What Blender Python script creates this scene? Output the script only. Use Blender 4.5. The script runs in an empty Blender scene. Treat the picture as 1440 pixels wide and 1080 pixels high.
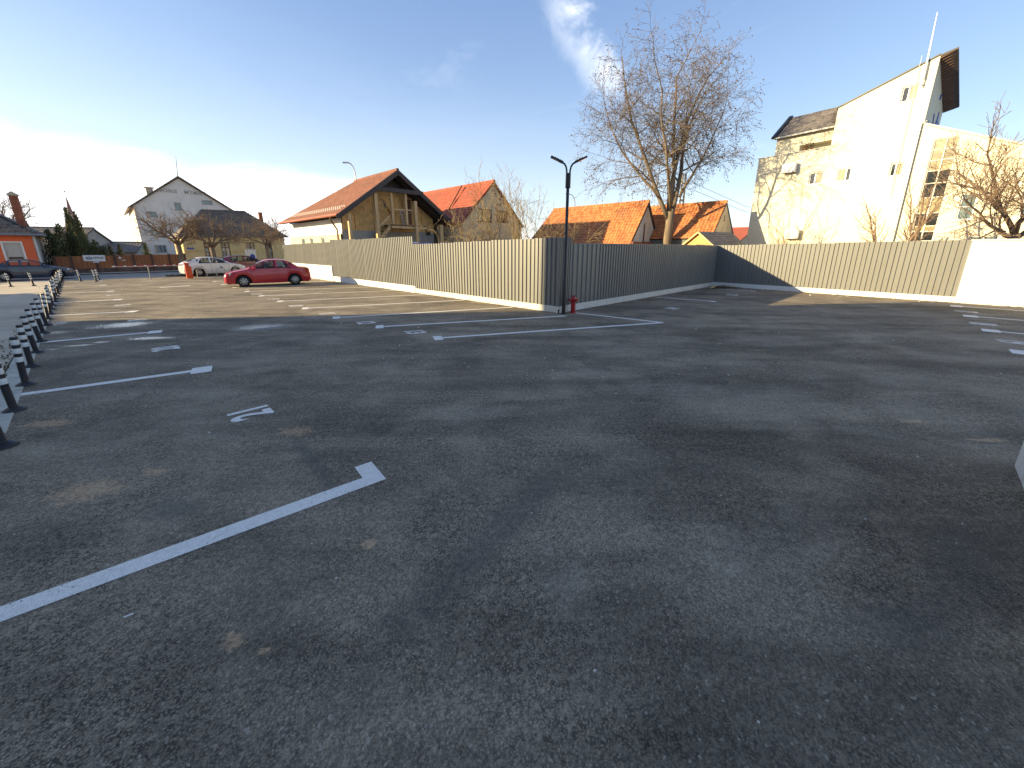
import bpy, bmesh, math, random
from mathutils import Vector, Matrix, Quaternion

random.seed(7)
R = math.radians
scene = bpy.context.scene
col = scene.collection

# ------------------------------------------------------------------ camera
cam_d = bpy.data.cameras.new('camera')
cam = bpy.data.objects.new('camera', cam_d)
col.objects.link(cam)
cam.location = (0, 0, 2.0)
cam.rotation_euler = (R(75.0), 0, 0)
cam_d.sensor_width = 36.0
cam_d.lens = 13.53
cam_d.shift_y = -0.0313
cam_d.clip_start = 0.05
cam_d.clip_end = 2000
scene.camera = cam

# ------------------------------------------------------------------ light
SUN_H = Vector((-0.9897, -0.1435, 0)).normalized()      # horizontal direction towards the sun
SUN_EL = R(16.8)
TO_SUN = Vector((SUN_H.x * math.cos(SUN_EL), SUN_H.y * math.cos(SUN_EL), math.sin(SUN_EL)))
sd = bpy.data.lights.new('sun', 'SUN')
sun = bpy.data.objects.new('sun', sd)
col.objects.link(sun)
sd.energy = 3.0
sd.angle = R(0.55)
sd.color = (1.0, 0.79, 0.44)
sun.rotation_euler = (-TO_SUN).to_track_quat('-Z', 'Y').to_euler()
sun.location = (-30, 0, 40)

world = bpy.data.worlds.new('World')
scene.world = world
world.use_nodes = True
wn, wl = world.node_tree.nodes, world.node_tree.links
for n in list(wn):
    wn.remove(n)
w_out = wn.new('ShaderNodeOutputWorld')
w_bg = wn.new('ShaderNodeBackground')
w_bg.inputs['Strength'].default_value = 0.10
sky = wn.new('ShaderNodeTexSky')
sky.sky_type = 'NISHITA'
sky.sun_disc = False
sky.sun_elevation = SUN_EL
sky.sun_rotation = math.atan2(SUN_H.x, SUN_H.y)
sky.altitude = 300
sky.air_density = 1.0
sky.dust_density = 0.9
sky.ozone_density = 1.6

def wmath(op, a, b=None, c=None, clamp=False):
    n = wn.new('ShaderNodeMath'); n.operation = op; n.use_clamp = clamp
    for i, v in enumerate((a, b, c)):
        if v is None: continue
        if isinstance(v, (int, float)): n.inputs[i].default_value = v
        else: wl.new(v, n.inputs[i])
    return n.outputs[0]
def wdot(vec, v):
    n = wn.new('ShaderNodeVectorMath'); n.operation = 'DOT_PRODUCT'
    wl.new(vec, n.inputs[0]); n.inputs[1].default_value = v
    return n.outputs['Value']
def wsmooth(x, a, b):
    n = wn.new('ShaderNodeMapRange'); n.interpolation_type = 'SMOOTHSTEP'
    wl.new(x, n.inputs['Value'])
    n.inputs['From Min'].default_value = a; n.inputs['From Max'].default_value = b
    return n.outputs['Result']
def wnoise(vec, scale, detail, rough, dist=0.0, stretch=(1, 1, 1)):
    m = wn.new('ShaderNodeMapping'); wl.new(vec, m.inputs[0]); m.inputs['Scale'].default_value = stretch
    n = wn.new('ShaderNodeTexNoise'); wl.new(m.outputs[0], n.inputs['Vector'])
    n.inputs['Scale'].default_value = scale; n.inputs['Detail'].default_value = detail
    n.inputs['Roughness'].default_value = rough; n.inputs['Distortion'].default_value = dist
    return n.outputs['Fac']
w_tc = wn.new('ShaderNodeTexCoord')
DIR = w_tc.outputs['Generated']
def view_dir(u, v):
    p = R(15.0)
    f = Vector((0, math.cos(p), -math.sin(p))); up = Vector((0, math.sin(p), math.cos(p)))
    d = Vector((1, 0, 0)) * ((u - 720) / 541) + f - up * ((v - 495) / 541)
    return d.normalized()
# bank of bright thin cirrus low over the sunward half of the sky: upper edge is a great circle
cn = view_dir(0, 175).cross(view_dir(420, 248)).normalized()
if cn.z > 0: cn = -cn
big = wnoise(DIR, 2.2, 5, 0.55, 0.6, (1, 1, 3))
edge = wmath('ADD', wdot(DIR, cn), wmath('MULTIPLY', wmath('SUBTRACT', big, 0.5), 0.16))
bank = wmath('MULTIPLY', wsmooth(edge, -0.03, 0.07), 0.9)
veil = wmath('MULTIPLY', wsmooth(edge, -0.30, 0.05), 0.12)
# thin streaks all over, very faint
fine = wnoise(DIR, 3.0, 8, 0.62, 0.8, (1.0, 1.6, 4.0))
streak = wmath('MULTIPLY', wsmooth(fine, 0.55, 0.85), 0.10)
# a torn wisp high up beside the tree
a1, a2 = view_dir(778, -15), view_dir(866, 135)
wc = (a1 + a2).normalized(); wt = (a2 - a1).normalized(); wb = wc.cross(wt).normalized()
wn1 = wnoise(DIR, 7.0, 8, 0.65, 0.7)
t_off = wdot(DIR, wt.to_tuple())
t_c = wmath('SUBTRACT', t_off, wc.dot(wt))
across = wmath('ADD', wdot(DIR, wb.to_tuple()), wmath('MULTIPLY', wmath('SUBTRACT', wn1, 0.5), 0.15))
half = (a2 - a1).length / 2
m_al = wmath('SUBTRACT', 1.0, wsmooth(wmath('ABSOLUTE', t_c), half * 0.55, half * 1.25))
m_ac = wmath('SUBTRACT', 1.0, wsmooth(wmath('ABSOLUTE', across), 0.002, 0.046))
front = wsmooth(wdot(DIR, wc.to_tuple()), 0.5, 0.8)
wisp = wmath('MULTIPLY', wmath('MULTIPLY', m_al, m_ac), wmath('MULTIPLY', front, wmath('MULTIPLY', wsmooth(wn1, 0.22, 0.70), 0.62)))
cloud = wmath('MAXIMUM', wmath('MAXIMUM', bank, wisp), wmath('MAXIMUM', veil, streak), clamp=True)
w_mix = wn.new('ShaderNodeMix'); w_mix.data_type = 'RGBA'
wl.new(cloud, w_mix.inputs['Factor'])
w_tint = wn.new('ShaderNodeMix'); w_tint.data_type = 'RGBA'; w_tint.blend_type = 'MULTIPLY'
w_tint.inputs['Factor'].default_value = 1.0
w_el = wn.new('ShaderNodeSeparateXYZ'); wl.new(DIR, w_el.inputs[0])
w_rmp = wn.new('ShaderNodeValToRGB'); wl.new(w_el.outputs[2], w_rmp.inputs[0])
for i, (pos_, c_) in enumerate(((0.0, (1.95, 2.27, 2.62)), (0.29, (1.06, 1.52, 2.42)), (0.46, (0.68, 1.10, 2.12)), (1.0, (0.55, 0.92, 1.9)))):
    e_ = w_rmp.color_ramp.elements[i] if i < 2 else w_rmp.color_ramp.elements.new(pos_)
    e_.position = pos_; e_.color = (*c_, 1)
w_air = wn.new('ShaderNodeMix'); w_air.data_type = 'RGBA'; w_air.inputs['Factor'].default_value = 0.62
wl.new(sky.outputs[0], w_air.inputs['A']); wl.new(w_rmp.outputs[0], w_air.inputs['B'])
wl.new(w_air.outputs['Result'], w_tint.inputs['A']); w_tint.inputs['B'].default_value = (0.87, 0.85, 0.83, 1)
wl.new(w_tint.outputs['Result'], w_mix.inputs['A'])
w_mix.inputs['B'].default_value = (4.6, 4.6, 4.6, 1)
wl.new(w_mix.outputs['Result'], w_bg.inputs['Color'])
wl.new(w_bg.outputs[0], w_out.inputs['Surface'])

scene.view_settings.view_transform = 'Standard'
scene.view_settings.look = 'None'
scene.view_settings.exposure = 2.0
scene.view_settings.gamma = 1.0
scene.view_settings.use_curve_mapping = False
scene.render.engine = 'CYCLES'
scene.cycles.max_bounces = 6
scene.cycles.diffuse_bounces = 3

# ------------------------------------------------------------------ lot frame
C0 = Vector((1.08, 12.8, 0.0))                 # outer corner of the two fences
E1 = Vector((-0.7121, 0.7021, 0.0)); E2 = Vector((0.7021, 0.7121, 0.0))
LOT = math.atan2(E2.y, E2.x)                   # local x = t (behind the fence), local y = s (along it)
def L(t, s, z=0.0):
    return C0 + E1 * s + E2 * t + Vector((0, 0, z))
B0 = Vector((11.268, 21.766, 0.0))             # inner corner, start of the back fence
BROT = R(-55.5)

# ------------------------------------------------------------------ helpers
class MB:
    def __init__(self): self.v, self.f, self.m = [], [], []
    def add(self, vs, fs, m=0):
        o = len(self.v)
        self.v += [tuple(p) for p in vs]
        self.f += [tuple(i + o for i in f) for f in fs]
        self.m += [m] * len(fs)
        return self
    def hexa(self, p, m=0):   # 8 points, bottom ring then top ring
        return self.add(p, [(3, 2, 1, 0), (4, 5, 6, 7), (0, 1, 5, 4), (1, 2, 6, 5), (2, 3, 7, 6), (3, 0, 4, 7)], m)
    def box(self, x0, x1, y0, y1, z0, z1, m=0):
        return self.hexa([(x0, y0, z0), (x1, y0, z0), (x1, y1, z0), (x0, y1, z0),
                          (x0, y0, z1), (x1, y0, z1), (x1, y1, z1), (x0, y1, z1)], m)
    def beam(self, a, b, w, h, up=(0, 0, 1), m=0):
        a, b = Vector(a), Vector(b); d = (b - a).normalized()
        side = d.cross(Vector(up))
        if side.length < 1e-4: side = d.cross(Vector((0, 1, 0)))
        side = side.normalized() * (w / 2); u = side.cross(d).normalized() * (h / 2)
        return self.hexa([a - side - u, a + side - u, a + side + u, a - side + u,
                          b - side - u, b + side - u, b + side + u, b - side + u], m)
    def prism(self, poly, vec, m=0):
        n = len(poly); vec = Vector(vec)
        pts = [Vector(p) for p in poly] + [Vector(p) + vec for p in poly]
        fs = [tuple(range(n - 1, -1, -1)), tuple(range(n, 2 * n))]
        fs += [(i, (i + 1) % n, n + (i + 1) % n, n + i) for i in range(n)]
        return self.add(pts, fs, m)
    def tube(self, pts, rad, n=8, m=0, cap=True):
        pts = [Vector(p) for p in pts]
        if isinstance(rad, (int, float)): rad = [rad] * len(pts)
        o = len(self.v); prev = None
        for i, p in enumerate(pts):
            d = (pts[min(i + 1, len(pts) - 1)] - pts[max(i - 1, 0)])
            if d.length < 1e-9: d = Vector((0, 0, 1))
            d.normalize()
            if prev is None:
                a = d.orthogonal().normalized()
            else:
                a = prev - d * prev.dot(d)
                a = a.normalized() if a.length > 1e-6 else d.orthogonal().normalized()
            prev = a; b = d.cross(a)
            for k in range(n):
                t = 2 * math.pi * k / n
                q = p + (a * math.cos(t) + b * math.sin(t)) * rad[i]
                self.v.append((q.x, q.y, q.z))
        for i in range(len(pts) - 1):
            for k in range(n):
                k2 = (k + 1) % n
                self.f.append((o + i * n + k, o + i * n + k2, o + (i + 1) * n + k2, o + (i + 1) * n + k)); self.m.append(m)
        if cap:
            self.f.append(tuple(o + k for k in range(n - 1, -1, -1))); self.m.append(m)
            e = o + (len(pts) - 1) * n
            self.f.append(tuple(e + k for k in range(n))); self.m.append(m)
        return self
    def lathe(self, prof, n=16, m=0, c=(0, 0, 0)):   # (r, z) profile about z
        return self.tube([(c[0], c[1], c[2] + z) for r, z in prof], [max(r, 1e-4) for r, z in prof], n, m)
    def build(self, name, mats, parent=None, smooth=False):
        me = bpy.data.meshes.new(name)
        me.from_pydata(self.v, [], self.f)
        if not isinstance(mats, (list, tuple)): mats = [mats]
        for x in mats: me.materials.append(x)
        if any(self.m): me.polygons.foreach_set('material_index', self.m)
        if smooth: me.polygons.foreach_set('use_smooth', [True] * len(me.polygons))
        me.validate(); me.update()
        o = bpy.data.objects.new(name, me); col.objects.link(o)
        if parent: o.parent = parent
        return o

def tag(o, label=None, cat=None, group=None, kind=None):
    if label: o['label'] = label
    if cat: o['category'] = cat
    if group: o['group'] = group
    if kind: o['kind'] = kind
    return o
def thing(name, label, cat, loc=(0, 0, 0), rz=0.0, group=None):
    o = bpy.data.objects.new(name, None); col.objects.link(o)
    o.empty_display_size = 0.3
    o.location = loc; o.rotation_euler = (0, 0, rz)
    return tag(o, label, cat, group)
def struct(o): return tag(o, kind='structure')
def link_copy(src, parent=None):
    c = src.copy(); col.objects.link(c)
    if parent: c.parent = parent
    return c
def copy_tree(src, parent=None):
    c = link_copy(src, parent)
    for ch in list(src.children): copy_tree(ch, c)
    return c
def smooth_by_angle(o, deg=40):
    bm = bmesh.new(); bm.from_mesh(o.data)
    bmesh.ops.recalc_face_normals(bm, faces=bm.faces)
    for f in bm.faces: f.smooth = True
    for e in bm.edges:
        if len(e.link_faces) == 2 and e.calc_face_angle(0) > R(deg): e.smooth = False
    bm.to_mesh(o.data); bm.free()
    return o

# ------------------------------------------------------------------ materials
def nmat(name):
    m = bpy.data.materials.new(name); m.use_nodes = True
    nt = m.node_tree; b = nt.nodes['Principled BSDF']
    return m, nt.nodes, nt.links, b
def _math(ns, ls, op, a, b=None, clamp=False):
    n = ns.new('ShaderNodeMath'); n.operation = op; n.use_clamp = clamp
    for i, v in enumerate((a, b)):
        if v is None: continue
        if isinstance(v, (int, float)): n.inputs[i].default_value = v
        else: ls.new(v, n.inputs[i])
    return n.outputs[0]
def _noise(ns, ls, vec, scale, detail=4, rough=0.5, dist=0, stretch=None, rot=0):
    if stretch or rot:
        mp = ns.new('ShaderNodeMapping'); ls.new(vec, mp.inputs[0])
        mp.inputs['Scale'].default_value = stretch or (1, 1, 1); mp.inputs['Rotation'].default_value = (0, 0, rot)
        vec = mp.outputs[0]
    n = ns.new('ShaderNodeTexNoise'); ls.new(vec, n.inputs['Vector'])
    n.inputs['Scale'].default_value = scale; n.inputs['Detail'].default_value = detail
    n.inputs['Roughness'].default_value = rough; n.inputs['Distortion'].default_value = dist
    return n.outputs['Fac']
def _ss(ns, ls, x, a, b, lo=0.0, hi=1.0):
    n = ns.new('ShaderNodeMapRange'); n.interpolation_type = 'SMOOTHSTEP'
    ls.new(x, n.inputs['Value'])
    n.inputs['From Min'].default_value = a; n.inputs['From Max'].default_value = b
    n.inputs['To Min'].default_value = lo; n.inputs['To Max'].default_value = hi
    return n.outputs['Result']
def _mix(ns, ls, fac, a, b, blend='MIX'):
    n = ns.new('ShaderNodeMix'); n.data_type = 'RGBA'; n.blend_type = blend
    for k, v in (('Factor', fac), ('A', a), ('B', b)):
        if isinstance(v, (int, float)): n.inputs[k].default_value = v
        elif isinstance(v, tuple): n.inputs[k].default_value = (*v[:3], 1)
        else: ls.new(v, n.inputs[k])
    return n.outputs['Result']
def _bump(ns, ls, b, h, strength, dist=0.01, prev=None):
    n = ns.new('ShaderNodeBump'); ls.new(h, n.inputs['Height'])
    n.inputs['Strength'].default_value = strength; n.inputs['Distance'].default_value = dist
    if prev: ls.new(prev, n.inputs['Normal'])
    ls.new(n.outputs[0], b.inputs['Normal'])
    return n.outputs[0]

def mat(name, c, rough=0.8, metal=0.0, var=0.25, vs=2.0, c2=None, bump=0.0, bs=40.0, spec=0.4, coat=0.0, stretch=None, dirt=0.0):
    m, ns, ls, b = nmat(name)
    tc = ns.new('ShaderNodeTexCoord').outputs['Object']
    n1 = _noise(ns, ls, tc, vs, 6, 0.6, 0.3, stretch)
    dark = c2 if c2 else tuple(x * (1 - var) for x in c)
    cc = _mix(ns, ls, _ss(ns, ls, n1, 0.3, 0.7), dark, c)
    n2 = _noise(ns, ls, tc, vs * 9, 4, 0.6)
    cc = _mix(ns, ls, _ss(ns, ls, n2, 0.35, 0.75, 0, 0.35), cc, tuple(x * (1 - var * 0.9) for x in c))
    oi = ns.new('ShaderNodeObjectInfo')
    cc = _mix(ns, ls, _math(ns, ls, 'MULTIPLY', oi.outputs['Random'], 0.14), cc, tuple(x * .45 for x in c))
    if dirt:
        st = _noise(ns, ls, tc, 1.6, 6, 0.65, 0.4, (2.5, 2.5, 0.5))
        cc = _mix(ns, ls, _ss(ns, ls, st, 0.5, 0.78, 0, dirt), cc, (0.12, 0.10, 0.08))
    ls.new(cc, b.inputs['Base Color'])
    b.inputs['Roughness'].default_value = rough; b.inputs['Metallic'].default_value = metal
    b.inputs['Specular IOR Level'].default_value = spec; b.inputs['Coat Weight'].default_value = coat
    if coat: b.inputs['Coat Roughness'].default_value = 0.06
    if bump: _bump(ns, ls, b, _noise(ns, ls, tc, bs, 5, 0.6), bump, 0.01)
    return m

def E_(u, w):  # lot coordinates (t, s) as plain world xy for stain masks
    p = L(u, w); return (p.x, p.y)

def asphalt_nodes(ns, ls, b, pos):
    wp = ns.new('ShaderNodeTexNoise'); ls.new(pos, wp.inputs['Vector']); wp.inputs['Scale'].default_value = 45; wp.inputs['Detail'].default_value = 2
    wv = ns.new('ShaderNodeVectorMath'); wv.operation = 'MULTIPLY_ADD'; ls.new(wp.outputs['Color'], wv.inputs[0]); wv.inputs[1].default_value = (.014, .014, .014); ls.new(pos, wv.inputs[2])
    agg = ns.new('ShaderNodeTexVoronoi'); ls.new(wv.outputs[0], agg.inputs['Vector']); agg.inputs['Scale'].default_value = 84; agg.inputs['Randomness'].default_value = 1.0
    agg2 = ns.new('ShaderNodeTexVoronoi'); ls.new(wv.outputs[0], agg2.inputs['Vector']); agg2.inputs['Scale'].default_value = 170
    bw = ns.new('ShaderNodeRGBToBW'); ls.new(agg.outputs['Color'], bw.inputs[0])
    bw2 = ns.new('ShaderNodeRGBToBW'); ls.new(agg2.outputs['Color'], bw2.inputs[0])
    return agg.outputs['Distance'], agg2.outputs['Distance'], bw.outputs[0], bw2.outputs[0]

def make_asphalt():
    m, ns, ls, b = nmat('asphalt')
    pos = ns.new('ShaderNodeNewGeometry').outputs['Position']
    d1, d2, r1, r2 = asphalt_nodes(ns, ls, b, pos)
    big = _noise(ns, ls, pos, 0.45, 7, 0.66, 0.9)
    mid = _noise(ns, ls, pos, 1.3, 8, 0.70, 0.5, (0.45, 1.1, 1.0), R(-130))
    lane = _noise(ns, ls, pos, 1.5, 6, 0.62, 0.5, (0.13, 1.0, 1.0), R(-137))
    lane2 = _noise(ns, ls, pos, 1.3, 6, 0.62, 0.5, (0.13, 1.0, 1.0), R(-28))
    f = _math(ns, ls, 'ADD', _math(ns, ls, 'MULTIPLY', big, 0.30), _math(ns, ls, 'ADD', _math(ns, ls, 'MULTIPLY', mid, 0.30), _math(ns, ls, 'ADD', _math(ns, ls, 'MULTIPLY', lane, 0.25), _math(ns, ls, 'MULTIPLY', lane2, 0.15))))
    c = _mix(ns, ls, _ss(ns, ls, f, 0.34, 0.65), (0.102, 0.0855, 0.063), (0.385, 0.318, 0.228))
    coarse = _ss(ns, ls, _noise(ns, ls, pos, 0.8, 6, 0.65, 0.6), 0.38, 0.62)
    # rolled seams between paving lanes, long dark tyre marks
    w = ns.new('ShaderNodeTexWave'); w.wave_type = 'BANDS'; w.bands_direction = 'X'
    mp = ns.new('ShaderNodeMapping'); mp.inputs['Rotation'].default_value = (0, 0, R(-35)); ls.new(pos, mp.inputs[0]); ls.new(mp.outputs[0], w.inputs['Vector'])
    w.inputs['Scale'].default_value = 0.115; w.inputs['Distortion'].default_value = 0.7; w.inputs['Detail'].default_value = 3; w.inputs['Detail Scale'].default_value = 2.5
    seam = _math(ns, ls, 'MULTIPLY', _ss(ns, ls, w.outputs['Fac'], 0.9965, 1.0), _ss(ns, ls, mid, 0.40, 0.6))
    c = _mix(ns, ls, _math(ns, ls, 'MULTIPLY', seam, 0.16), c, (0.05, 0.05, 0.05))
    # single stones: brightness from cell colour, dark binder between
    st = _math(ns, ls, 'ADD', _math(ns, ls, 'MULTIPLY', r1, 0.55), _math(ns, ls, 'MULTIPLY', r2, 0.45))
    g = ns.new('ShaderNodeMapRange'); ls.new(st, g.inputs['Value']); g.inputs['From Min'].default_value = 0.15; g.inputs['From Max'].default_value = 0.85
    g.inputs['To Min'].default_value = 0.45; g.inputs['To Max'].default_value = 1.6
    gc = ns.new('ShaderNodeCombineColor'); [ls.new(g.outputs[0], gc.inputs[i]) for i in range(3)]
    c = _mix(ns, ls, 1.0, c, gc.outputs[0], 'MULTIPLY')
    gap = _math(ns, ls, 'MULTIPLY', _ss(ns, ls, d1, 0.38, 0.62), _ss(ns, ls, _noise(ns, ls, pos, 22, 3, 0.6), 0.36, 0.58))
    c = _mix(ns, ls, _math(ns, ls, 'MULTIPLY', gap, _math(ns, ls, 'ADD', _math(ns, ls, 'MULTIPLY', coarse, 0.55), 0.25)), c, (0.018, 0.017, 0.016))
    light = _ss(ns, ls, r1, 0.885, 0.90)
    c = _mix(ns, ls, _math(ns, ls, 'MULTIPLY', light, 0.5), c, (0.42, 0.385, 0.32))
    xy = ns.new('ShaderNodeSeparateXYZ'); ls.new(pos, xy.inputs[0])
    wob = _noise(ns, ls, pos, 5.5, 8, 0.75, 0.9); wob2 = _noise(ns, ls, pos, 11, 9, 0.78, 1.6)
    def blob(x, y, rx, ry, rot=0.0, soft=0.5, amp=1.1, wn_=None):
        dx = _math(ns, ls, 'SUBTRACT', xy.outputs[0], x); dy = _math(ns, ls, 'SUBTRACT', xy.outputs[1], y)
        ca, sa = math.cos(rot), math.sin(rot)
        u = _math(ns, ls, 'DIVIDE', _math(ns, ls, 'ADD', _math(ns, ls, 'MULTIPLY', dx, ca), _math(ns, ls, 'MULTIPLY', dy, sa)), rx)
        v = _math(ns, ls, 'DIVIDE', _math(ns, ls, 'SUBTRACT', _math(ns, ls, 'MULTIPLY', dy, ca), _math(ns, ls, 'MULTIPLY', dx, sa)), ry)
        q = _math(ns, ls, 'SQRT', _math(ns, ls, 'ADD', _math(ns, ls, 'MULTIPLY', u, u), _math(ns, ls, 'MULTIPLY', v, v)))
        q = _math(ns, ls, 'ADD', q, _math(ns, ls, 'MULTIPLY', _math(ns, ls, 'SUBTRACT', wn_ or wob, 0.5), amp * 2))
        return _ss(ns, ls, q, 1.0, 1.0 - soft)
    def union(bl):
        o = bl[0]
        for k in bl[1:]: o = _math(ns, ls, 'MAXIMUM', o, k)
        return o
    rust = union([blob(x, y, rx, ry, 0, .5, 2.6, wob2) for x, y, rx, ry in ((-3.64, 2.87, .30, .19), (-2.47, 3.98, .20, .13), (-3.34, 3.17, .12, .07), (-5.49, 4.2, .28, .12),
                  (-1.47, 1.57, .06, .045), (-1.28, 1.52, .04, .03), (-1.0, 2.26, .06, .045), (5.15, 3.78, .2, .05), (4.75, 4.25, .22, .05))])
    c = _mix(ns, ls, _math(ns, ls, 'MULTIPLY', _math(ns, ls, 'MULTIPLY', rust, _ss(ns, ls, _noise(ns, ls, pos, 30, 6, 0.75), 0.30, 0.62)), 0.8), c, (0.66, 0.44, 0.25))
    dust = union([blob(1.9, 2.3, 1.0, .4, .5, .9, .8), blob(3.2, 5.3, 2.2, .55, -.1, .9, .8), blob(-0.4, 4.4, .8, .4, .7, .9, .8), blob(0.35, 1.9, .3, .5, .3, .9, .8), blob(4.2, 3.9, .9, .22, -.35, .9, .8), blob(6.5, 8.5, 4.0, .7, .2, .9, .8)])
    c = _mix(ns, ls, _math(ns, ls, 'MULTIPLY', _math(ns, ls, 'MULTIPLY', dust, _ss(ns, ls, mid, 0.35, 0.65)), 0.25), c, (0.38, 0.345, 0.285))
    mark = union([blob(-0.1, 2.4, .25, 1.5, -.6, .8, .7), blob(2.3, 1.7, .7, .22, .2, .9, .8), blob(-2.7, 2.65, .35, .2, 0, .9), blob(2.9, 2.0, .3, .9, -.9, .9, .7), blob(-1.9, 3.3, .1, 1.2, .75, .8, .5)])
    c = _mix(ns, ls, _math(ns, ls, 'MULTIPLY', mark, 0.5), c, (0.10, 0.095, 0.085))
    wet = union([blob(x, y, rx, ry, ro_, .5, 2.0, wob2) for x, y, rx, ry, ro_ in ((-12.9, 10.4, .7, .5, .2), (-11.5, 9.2, .6, .3, .3), (-10.6, 10.3, .8, .6, .5), (-8.35, 8.7, .6, .2, .1), (-6.6, 10.0, .8, .5, .2),
                 (-9.62, 7.63, .35, .16, .2), (-9.3, 8.0, .34, .1, .4), (-9.1, 8.3, .2, .1, .1))])
    c = _mix(ns, ls, _math(ns, ls, 'MULTIPLY', wet, 0.6), c, (0.05, 0.05, 0.052))
    sand = _math(ns, ls, 'MULTIPLY', _ss(ns, ls, _noise(ns, ls, pos, 0.8, 6, 0.7), 0.4, 0.7), union([blob(14.5, 18.4, 5.5, 2.6, -.55, .6, .4), blob(12.3, 20.2, 2.6, 1.5, -.6, .7, .4)]))
    c = _mix(ns, ls, _math(ns, ls, 'MULTIPLY', sand, 0.45), c, (0.34, 0.26, 0.17))
    ls.new(c, b.inputs['Base Color'])
    ro = _mix(ns, ls, wet, (0.85, 0.85, 0.85), (0.22, 0.22, 0.22)); ls.new(ro, b.inputs['Roughness'])
    b.inputs['Specular IOR Level'].default_value = 0.35
    inv = _math(ns, ls, 'SUBTRACT', 1.0, wet)
    coarse = _math(ns, ls, 'ADD', _math(ns, ls, 'MULTIPLY', coarse, 0.65), 0.35)
    h = _math(ns, ls, 'MULTIPLY', _math(ns, ls, 'ADD', _math(ns, ls, 'MULTIPLY', _ss(ns, ls, d1, 0.75, 0.1), coarse), _math(ns, ls, 'MULTIPLY', d2, -0.5)), inv)
    _bump(ns, ls, b, h, 1.0, 0.008)
    return m

def make_paint():
    m, ns, ls, b = nmat('road_paint')
    pos = ns.new('ShaderNodeNewGeometry').outputs['Position']
    d1, d2, r1, r2 = asphalt_nodes(ns, ls, b, pos)
    wear = _noise(ns, ls, pos, 2.2, 7, 0.7, 0.4)
    h = _math(ns, ls, 'ADD', _math(ns, ls, 'MULTIPLY', wear, 1.2), _math(ns, ls, 'MULTIPLY', d1, 0.55))
    c = _mix(ns, ls, _ss(ns, ls, _noise(ns, ls, pos, 18, 5, 0.7), 0.3, 0.7), (0.76, 0.72, 0.65), (0.88, 0.84, 0.77))
    c = _mix(ns, ls, _math(ns, ls, 'MULTIPLY', _ss(ns, ls, d2, 0.45, 0.8), 0.45), c, (0.34, 0.33, 0.32))
    c = _mix(ns, ls, _ss(ns, ls, h, 1.10, 1.24), c, (0.16, 0.155, 0.15))
    ls.new(c, b.inputs['Base Color']); b.inputs['Roughness'].default_value = 0.7
    _bump(ns, ls, b, _math(ns, ls, 'MULTIPLY', d1, -1), 0.6, 0.004)
    return m

def make_soil():
    m, ns, ls, b = nmat('yard_soil')
    pos = ns.new('ShaderNodeNewGeometry').outputs['Position']
    n = _noise(ns, ls, pos, 0.5, 8, 0.65)
    c = _mix(ns, ls, _ss(ns, ls, n, 0.4, 0.6), (0.17, 0.15, 0.09), (0.36, 0.30, 0.21))
    ls.new(c, b.inputs['Base Color']); b.inputs['Roughness'].default_value = 0.95
    _bump(ns, ls, b, _noise(ns, ls, pos, 9, 6, 0.7), 0.6, 0.05)
    return m

def make_osb(name, c):
    m, ns, ls, b = nmat(name)
    tc = ns.new('ShaderNodeTexCoord').outputs['Object']
    v = ns.new('ShaderNodeTexVoronoi'); v.inputs['Scale'].default_value = 9
    mp = ns.new('ShaderNodeMapping'); mp.inputs['Scale'].default_value = (1, 1, 0.6); ls.new(tc, mp.inputs[0]); ls.new(mp.outputs[0], v.inputs['Vector'])
    bw = ns.new('ShaderNodeRGBToBW'); ls.new(v.outputs['Color'], bw.inputs[0])
    cc = _mix(ns, ls, bw.outputs[0], tuple(x * 0.72 for x in c), tuple(min(1, x * 1.25) for x in c))
    n = _noise(ns, ls, tc, 0.8, 5, 0.6)
    cc = _mix(ns, ls, _ss(ns, ls, n, 0.4, 0.7, 0, 0.4), cc, tuple(x * 0.6 for x in c))
    ls.new(cc, b.inputs['Base Color']); b.inputs['Roughness'].default_value = 0.7
    return m

def make_tile(name, ca, cb, cc_):
    m, ns, ls, b = nmat(name)
    tc = ns.new('ShaderNodeTexCoord').outputs['Object']
    v = ns.new('ShaderNodeTexVoronoi'); v.inputs['Scale'].default_value = 4.5; ls.new(tc, v.inputs['Vector'])
    bw = ns.new('ShaderNodeRGBToBW'); ls.new(v.outputs['Color'], bw.inputs[0])
    c = _mix(ns, ls, _ss(ns, ls, bw.outputs[0], 0.15, 0.85), ca, cb)
    n = _noise(ns, ls, tc, 0.7, 7, 0.68, 0.4)
    c = _mix(ns, ls, _ss(ns, ls, n, 0.46, 0.72, 0, 0.75), c, cc_)
    n2 = _noise(ns, ls, tc, 14, 4, 0.7)
    c = _mix(ns, ls, _ss(ns, ls, n2, 0.55, 0.75, 0, 0.5), c, tuple(x * 0.5 for x in ca))
    ls.new(c, b.inputs['Base Color']); b.inputs['Roughness'].default_value = 0.78
    return m

def make_pane(name, c=(0.03, 0.035, 0.04), rough=0.04):
    m, ns, ls, b = nmat(name)
    tc = ns.new('ShaderNodeTexCoord').outputs['Object']
    ls.new(_mix(ns, ls, _ss(ns, ls, _noise(ns, ls, tc, 1.3, 3), 0.35, 0.65), tuple(x * .6 for x in c), c), b.inputs['Base Color'])
    b.inputs['Roughness'].default_value = rough; b.inputs['Specular IOR Level'].default_value = 0.9
    return m

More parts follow.
